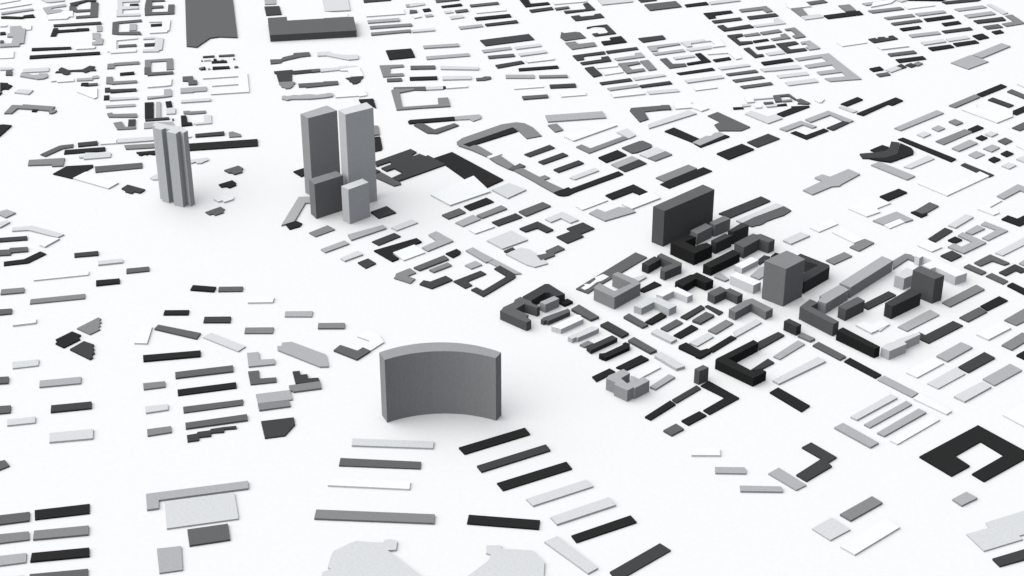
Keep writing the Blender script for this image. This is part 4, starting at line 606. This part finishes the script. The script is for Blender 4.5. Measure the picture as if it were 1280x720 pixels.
D|1.33|213.0,1460.6,221.1,1464.0,220.4,1467.9,215.4,1466.5,210.4,1483.3,205.2,1481.0
K|1.23|-429.7,1386.8,-428.4,1392.5,-424.2,1391.8,-422.4,1399.3,-426.3,1401.7,-427.3,1404.5,-434.3,1405.5
P|1.21|-334.0,1368.0,-310.9,1371.6,-312.1,1375.3,-335.0,1373.3
K|0.99|411.7,1338.1,432.5,1354.9,429.3,1359.5,422.2,1355.7,407.5,1343.6
P|1.28|187.1,1590.8,215.9,1600.3,205.5,1604.6,185.7,1597.2
P|1.10|157.4,1475.5,176.6,1482.0,176.8,1488.6,154.4,1480.2
L|0.97|359.9,1256.0,368.7,1263.1,363.3,1269.4,355.7,1262.5
P|1.13|455.0,1564.9,460.5,1568.4,449.8,1591.8,445.5,1590.1
P|1.10|390.8,1498.1,411.0,1505.3,409.3,1511.6,389.2,1503.5
L|1.21|375.0,1267.5,383.2,1275.1,378.6,1280.7,369.7,1273.5
W|1.16|-324.4,1282.5,-312.3,1284.2,-314.3,1292.1,-326.0,1288.7
G|1.16|-339.8,1017.2,-330.6,1019.1,-331.9,1025.4,-341.6,1024.2
K|1.15|-160.1,1224.5,-157.4,1227.7,-158.6,1239.9,-167.3,1233.2
L|1.06|-46.6,1528.3,-26.1,1534.9,-27.6,1540.5,-48.5,1534.6
P|1.16|-417.1,1384.6,-404.2,1381.2,-402.4,1389.6,-415.0,1391.6
L|1.10|332.1,1587.9,357.4,1597.9,351.6,1602.4,347.3,1599.5,329.1,1593.2
G|1.23|428.8,1367.4,433.5,1371.3,420.3,1390.1,415.4,1385.4
K|1.11|163.6,1584.5,184.8,1590.8,183.1,1597.6,162.2,1590.3
G|1.34|-38.0,1584.8,-11.9,1592.3,-13.1,1597.4,-39.5,1589.8
D|1.17|18.3,1570.6,39.0,1578.4,37.3,1584.3,16.3,1576.8
G|1.04|-295.9,840.8,-289.8,845.9,-293.9,851.6,-298.2,850.0
L|1.29|-472.7,1565.8,-445.7,1577.3,-447.4,1581.4,-474.5,1570.3
G|0.99|431.8,1527.5,447.2,1532.4,444.5,1540.3,429.3,1534.7
M|1.03|-268.3,1341.7,-262.6,1340.5,-250.5,1343.0,-251.1,1347.5,-263.4,1345.6,-264.3,1347.2,-269.5,1346.5
D|1.05|136.6,1017.0,139.7,1020.5,130.5,1029.8,128.4,1028.2
D|1.14|171.9,1085.8,180.6,1096.6,176.3,1098.8,169.6,1089.8
M|1.12|234.3,1500.4,250.2,1506.1,246.8,1517.2,242.0,1514.1,243.2,1509.2,232.1,1504.4
G|1.07|280.4,1589.9,297.3,1596.5,294.1,1603.1,276.4,1596.5
D|1.32|-413.3,1586.3,-407.1,1588.8,-407.8,1592.2,-399.8,1600.6,-396.4,1598.9,-392.1,1599.8,-393.3,1605.8,-399.3,1605.8,-415.6,1594.7
W|1.31|-385.6,1480.2,-369.8,1482.4,-369.6,1486.2,-371.0,1488.4,-387.2,1487.7
L|0.96|-370.1,1409.8,-357.0,1411.2,-357.5,1414.7,-352.7,1416.0,-354.1,1421.6,-358.9,1420.2,-358.6,1416.8,-371.1,1414.7
K|1.18|368.2,1303.9,379.1,1312.5,375.2,1317.8,365.6,1309.7
W|1.21|-55.1,1392.7,-37.4,1395.7,-37.8,1400.5,-56.0,1398.4
K|1.20|418.2,1501.8,428.6,1507.2,424.6,1516.5,414.6,1511.6
G|1.34|-318.8,933.3,-312.0,934.0,-313.5,941.2,-320.6,940.5
G|1.09|406.9,1307.1,422.6,1321.2,418.0,1327.0,401.8,1312.6
W|1.02|74.1,1436.3,91.9,1441.1,91.1,1447.0,72.9,1441.2
M|1.23|226.4,1514.6,244.4,1521.3,242.2,1527.2,224.4,1519.9
P|1.09|225.8,1465.3,240.3,1469.9,239.3,1477.3,223.4,1470.3
D|1.05|-297.1,1326.9,-278.1,1330.4,-279.1,1334.4,-298.1,1331.1
K|1.07|395.0,1535.7,411.3,1541.8,409.7,1548.0,393.3,1542.4
G|1.04|388.9,1281.3,396.2,1287.7,391.9,1293.9,384.5,1288.0
M|1.01|-224.8,1295.9,-215.5,1297.3,-216.1,1300.9,-223.6,1306.6,-226.6,1305.0
P|1.17|-282.2,1340.5,-275.1,1341.4,-276.6,1352.4,-284.3,1351.1
D|1.13|-309.1,1316.0,-303.4,1317.3,-305.5,1330.2,-311.2,1329.5
P|1.33|-89.6,1520.2,-69.7,1524.5,-70.4,1529.6,-90.5,1525.7
W|1.12|-477.7,1579.9,-451.6,1592.8,-453.2,1596.6,-478.7,1584.0
K|1.18|313.7,1116.6,320.1,1121.6,315.9,1126.6,309.6,1121.2
P|0.98|279.2,1342.8,283.4,1346.0,272.2,1357.7,269.1,1353.7
G|1.32|1.1,1234.7,10.5,1242.1,6.2,1246.7,-2.3,1237.3
G|1.32|119.2,1348.1,131.0,1349.1,129.8,1357.6,123.2,1357.2
K|1.24|354.4,1523.6,372.3,1530.3,371.0,1535.3,352.4,1529.2
P|1.07|381.3,1237.1,388.4,1243.5,383.8,1248.3,376.6,1242.2
P|1.28|-71.9,1389.5,-57.8,1391.1,-58.3,1396.9,-72.8,1395.2
P|1.19|325.9,1427.0,336.7,1435.7,332.3,1440.5,321.8,1432.0
L|1.12|-346.8,1525.1,-340.6,1525.9,-343.2,1541.7,-349.5,1540.9
L|0.99|-231.8,1591.5,-221.6,1593.2,-223.6,1606.3,-234.2,1606.4
D|1.16|217.9,1479.5,234.4,1485.3,233.4,1490.0,216.0,1484.6
P|1.00|-272.1,1219.3,-266.5,1219.8,-266.6,1227.0,-271.4,1228.3,-275.1,1222.4
K|0.96|177.5,1451.1,191.7,1456.5,190.4,1462.0,175.4,1456.1
G|1.14|-105.9,1407.6,-93.2,1409.0,-94.1,1415.2,-106.7,1413.8
M|1.32|358.2,1317.5,364.7,1322.4,359.5,1329.2,353.4,1324.5
G|1.01|-30.1,1409.9,-23.0,1410.5,-17.6,1413.7,-17.9,1418.2,-22.5,1418.9,-25.8,1416.1,-30.6,1415.1
P|1.27|143.1,1456.3,160.5,1462.6,159.7,1466.5,141.1,1460.8
P|1.33|86.5,1061.6,91.8,1067.2,91.2,1071.1,82.7,1065.8
P|1.25|327.0,1294.2,334.2,1300.4,329.8,1305.3,322.7,1299.6
M|1.24|46.4,976.1,52.3,980.7,48.9,983.8,43.3,978.9
L|1.08|341.1,1305.9,347.9,1311.6,343.7,1317.5,337.1,1311.7
G|1.26|238.3,1363.3,236.1,1360.8,244.4,1359.6,246.8,1361.6,240.2,1370.7,236.1,1368.6
P|1.07|-95.6,1584.8,-81.7,1590.6,-82.4,1596.1,-96.1,1593.2
G|0.98|-349.2,1485.5,-333.5,1487.7,-334.6,1493.0,-349.9,1490.7
W|1.35|194.9,1362.7,201.1,1364.1,200.5,1369.3,197.9,1375.5,193.5,1373.4
K|1.14|384.6,1258.9,391.4,1264.3,387.2,1269.8,381.2,1264.3
D|1.07|-105.2,1228.4,-100.5,1233.6,-105.9,1238.9,-110.2,1234.7
K|1.29|297.8,1156.6,303.3,1160.9,303.1,1163.1,299.2,1161.2,294.7,1166.0,291.7,1164.5
K|1.17|-64.9,1583.2,-46.3,1588.2,-47.7,1593.6,-66.1,1586.9
K|1.29|310.9,1429.0,320.5,1433.0,318.2,1439.7,308.5,1435.2
P|1.13|-55.8,1553.3,-43.8,1557.7,-45.7,1563.4,-57.5,1560.6
G|1.05|314.3,1417.7,324.4,1421.7,322.9,1427.4,312.2,1423.4
K|1.31|372.2,1248.3,378.7,1253.7,374.6,1258.5,369.1,1253.7
K|1.30|-258.3,1434.8,-243.7,1437.3,-244.8,1441.2,-259.0,1439.8
P|1.34|-368.6,1141.0,-363.6,1149.4,-365.9,1152.2,-374.3,1146.4
M|1.06|209.9,1510.2,224.3,1514.3,222.7,1519.9,209.0,1514.3
K|1.00|-284.6,1354.7,-279.8,1355.7,-282.7,1367.1,-287.4,1365.8
P|1.28|381.5,1295.7,388.0,1301.4,383.1,1305.1,377.0,1300.3
K|1.25|-335.6,1421.6,-323.7,1424.4,-324.9,1429.3,-336.5,1426.5
K|1.11|372.2,1288.8,377.9,1293.8,374.2,1298.6,368.4,1293.8
D|1.01|-139.2,1596.8,-113.9,1602.7,-114.9,1606.1,-140.6,1606.1
W|0.95|-481.2,1594.2,-464.5,1603.5,-466.6,1608.6,-482.7,1600.1
L|0.97|-376.0,1523.5,-371.4,1524.3,-374.3,1538.2,-379.1,1537.4
P|1.17|-441.2,1433.3,-430.6,1434.0,-431.8,1438.9,-442.6,1439.0
P|1.22|-438.3,1597.6,-435.2,1597.2,-422.2,1601.0,-423.6,1606.1,-444.8,1604.8
W|0.98|-17.3,1256.4,-7.4,1264.3,-10.5,1263.1,-14.8,1264.9,-19.8,1260.0
K|1.35|324.5,961.0,330.1,966.3,326.3,971.0,320.2,965.9
K|0.99|216.7,1495.5,230.1,1500.7,229.0,1504.8,215.4,1499.8
G|1.27|-51.5,1569.6,-40.3,1573.3,-41.6,1579.1,-52.9,1575.0
K|1.03|-261.1,1449.1,-248.0,1450.5,-248.9,1454.8,-261.8,1453.1
G|1.34|-433.7,1422.3,-428.0,1421.9,-430.4,1432.1,-435.5,1431.4
D|0.95|336.1,1435.1,341.5,1438.8,338.2,1446.1,332.3,1440.6
K|1.16|436.4,1515.5,444.8,1519.3,443.0,1525.4,434.1,1521.5
W|1.00|402.1,1270.6,414.8,1278.9,406.0,1285.9,396.8,1278.3
D|1.31|-3.2,1102.9,2.4,1107.0,0.4,1110.4,-5.7,1105.2
G|1.34|41.6,1576.3,54.0,1581.3,52.9,1585.5,40.2,1581.3
K|1.13|-364.3,1397.8,-357.9,1398.4,-359.3,1405.6,-365.2,1404.9
D|1.32|-326.6,1488.0,-317.4,1489.1,-318.1,1494.8,-327.5,1493.3
W|1.11|-443.7,1530.0,-442.2,1530.8,-441.3,1527.2,-436.6,1527.6,-438.6,1539.1,-440.9,1534.7,-447.0,1534.0
G|1.29|-172.0,1427.6,-164.8,1429.7,-165.6,1435.4,-173.0,1434.0
D|1.12|345.4,1438.1,350.6,1442.2,346.8,1447.7,341.1,1443.4
K|1.04|-339.3,1369.7,-334.5,1370.4,-336.4,1379.0,-340.7,1378.4
P|1.24|396.0,1248.4,403.7,1253.8,397.5,1259.2,390.8,1254.3
G|1.01|345.8,1592.3,357.6,1598.9,354.4,1604.2,347.0,1598.9
W|1.33|434.2,1391.4,439.8,1396.2,436.0,1409.1,427.5,1401.3
K|1.05|-329.4,1536.3,-319.1,1537.9,-320.1,1542.6,-330.1,1541.1
G|1.24|-256.8,1463.5,-243.5,1465.3,-243.9,1468.6,-257.5,1466.4
K|1.00|-81.4,1572.4,-74.9,1574.9,-77.0,1581.6,-83.4,1579.1
K|1.04|183.6,1096.1,187.7,1100.8,184.8,1102.7,181.0,1097.6
G|1.24|-94.8,1568.5,-87.8,1570.6,-88.5,1576.0,-95.2,1576.8
P|1.21|210.2,1353.6,218.5,1355.6,218.3,1359.3,209.4,1357.3
M|1.29|351.4,1441.2,357.0,1446.3,353.7,1450.6,349.0,1446.3
W|1.12|254.4,1363.1,256.5,1363.1,260.1,1370.1,255.1,1367.7,253.9,1370.7,251.1,1367.7
D|0.95|121.8,1597.1,136.3,1601.9,137.4,1604.0,119.4,1604.0
G|1.31|-70.9,1596.7,-49.4,1603.0,-49.8,1605.2,-72.4,1605.2
P|1.10|-61.3,1568.0,-54.2,1570.5,-55.7,1575.9,-63.0,1573.8
W|1.20|-89.8,1555.6,-83.3,1559.2,-84.8,1563.7,-92.3,1561.3
K|1.28|-449.0,1514.7,-442.3,1515.5,-443.6,1520.9,-450.6,1520.1
K|1.01|182.2,1349.7,190.6,1350.9,190.3,1354.1,182.0,1353.3
G|1.04|208.9,1360.1,216.5,1361.3,216.4,1365.0,208.3,1363.8
G|1.30|-357.9,1399.1,-350.7,1400.4,-351.3,1404.5,-358.8,1403.2
P|1.18|190.4,1354.9,196.6,1356.0,196.6,1360.4,190.3,1359.4
P|1.11|201.3,1369.0,217.5,1372.3,217.7,1373.9,201.1,1370.9
K|1.02|-358.2,1587.9,-350.0,1589.1,-351.1,1594.2,-358.8,1592.9
W|1.28|200.5,1351.9,205.5,1352.7,205.7,1357.5,199.9,1357.1
L|0.96|-79.0,1559.0,-72.3,1561.4,-74.0,1566.4,-80.7,1564.3
D|1.07|-270.6,1461.4,-260.7,1462.8,-261.2,1466.1,-271.0,1464.3
K|1.02|219.2,1356.1,227.1,1357.7,226.9,1361.4,219.0,1358.9
M|1.09|224.8,1364.7,232.5,1366.1,232.6,1369.8,224.8,1367.8
K|1.04|-461.6,1515.3,-456.8,1516.1,-458.4,1522.3,-463.2,1521.6
L|1.04|-98.6,1584.8,-94.2,1585.7,-94.6,1593.2,-99.7,1590.7
W|1.18|-466.5,1535.0,-460.6,1535.8,-461.8,1541.0,-463.4,1540.2,-467.8,1540.2
K|1.09|-393.7,1346.3,-390.0,1345.6,-389.3,1351.1,-393.3,1351.8
L|1.25|354.4,1083.9,362.0,1089.5,360.3,1095.2,351.8,1087.1
G|1.20|-268.1,1433.3,-265.9,1435.8,-265.8,1440.8,-270.5,1437.2
P|1.18|366.8,1596.9,375.3,1602.9,369.4,1605.0,363.4,1601.4
G|1.21|-456.8,1496.0,-453.8,1496.4,-455.1,1501.8,-458.0,1501.0
W|1.35|-258.0,1294.8,-255.1,1295.7,-256.1,1299.3,-258.6,1298.4
K|0.96|-267.1,1434.2,-264.2,1434.5,-265.0,1439.2,-267.7,1438.8
K|1.04|-57.8,1392.4,-55.7,1393.4,-56.1,1397.5,-58.3,1397.5
M|0.99|-93.2,1535.2,-90.6,1536.8,-91.3,1541.2,-93.5,1540.8
G|1.06|-239.9,1438.5,-236.8,1438.9,-237.3,1442.1,-240.4,1441.4
P|1.17|-273.4,737.4,-256.4,740.1,-257.8,746.2,-274.9,743.4
P|1.17|-268.3,1453.8,-262.6,1454.9,-263.1,1456.4,-268.7,1455.3
K|1.34|-260.3,1454.5,-257.6,1454.8,-258.0,1457.8,-260.7,1457.4
M|1.16|-92.4,1519.8,-91.3,1519.8,-91.3,1525.3,-92.7,1526.1
K|0.99|-429.9,1379.3,-428.0,1380.0,-427.4,1385.7,-429.3,1385.0
P|1.10|-253.7,1455.4,-251.6,1455.8,-252.2,1458.3,-254.3,1457.6
L|1.13|-262.2,1434.8,-260.4,1434.8,-260.9,1437.7,-262.5,1437.3
D|1.22|-275.4,1328.3,-274.6,1328.3,-274.8,1331.7,-276.0,1330.7
M|1.27|-243.4,1456.8,-242.0,1457.2,-242.3,1459.4,-243.9,1459.0
K|1.35|374.6,1601.8,405.6,1600.3,412.0,1605.3,374.5,1603.9
K|1.00|-270.7,1453.1,-269.6,1453.1,-269.9,1455.3,-271.1,1455.3
""".strip().split('\n')
bm = bmesh.new()
for row in STUFF:
    c, h, p = row.split('|'); prism(bm, pts_of(p), float(h), ORDER.index(c))
o = link('small_blocks', bm, [MAT[k] for k in ORDER])
o['label'] = 'many more small flat blocks scattered between the larger ones'; o['category'] = 'buildings'; o['kind'] = 'stuff'

# ---------------------------------------------------------------- camera
F, R, H = (2235.9, [[0.999999805, -0.000309111, -0.000543208], [-0.000625, -0.494577709, -0.869133188], [0.0, 0.869133358, -0.494577806]], 600.0)
cd = bpy.data.cameras.new('camera'); cam = bpy.data.objects.new('camera', cd)
scene.collection.objects.link(cam); scene.camera = cam
r, d, f = (Vector(v) for v in R)
cam.matrix_world = Matrix(((r.x, -d.x, -f.x, 0), (r.y, -d.y, -f.y, 0), (r.z, -d.z, -f.z, H), (0, 0, 0, 1)))
cd.sensor_width = 36; cd.lens = F / 1280 * 36; cd.clip_start = 1; cd.clip_end = 30000

# ---------------------------------------------------------------- light
EL, AZ = math.radians(59), math.radians(-93)     # soft light from the left; AZ clockwise from +Y
w = bpy.data.worlds.new('World'); scene.world = w; w.use_nodes = True
nt = w.node_tree; bg = nt.nodes['Background']
sky = nt.nodes.new('ShaderNodeTexSky'); sky.sky_type = 'NISHITA'; sky.sun_disc = False
sky.sun_elevation = EL; sky.sun_rotation = AZ; sky.air_density = 1.0; sky.dust_density = 2.0
hs = nt.nodes.new('ShaderNodeHueSaturation'); hs.inputs['Saturation'].default_value = 0.4
nt.links.new(sky.outputs['Color'], hs.inputs['Color']); nt.links.new(hs.outputs['Color'], bg.inputs['Color'])
bg.inputs['Strength'].default_value = 0.09
sl = bpy.data.lights.new('sun', 'SUN'); sl.energy = 4.0; sl.angle = math.radians(98); sl.color = (1.0, 0.985, 0.96)
so = bpy.data.objects.new('sun', sl); scene.collection.objects.link(so)
sd = Vector((math.sin(AZ) * math.cos(EL), math.cos(AZ) * math.cos(EL), math.sin(EL)))
so.rotation_euler = (-sd).to_track_quat('-Z', 'Y').to_euler()

vs = scene.view_settings
vs.view_transform = 'Standard'; vs.look = 'None'; vs.gamma = 1.0; vs.exposure = 1.44; vs.use_curve_mapping = False
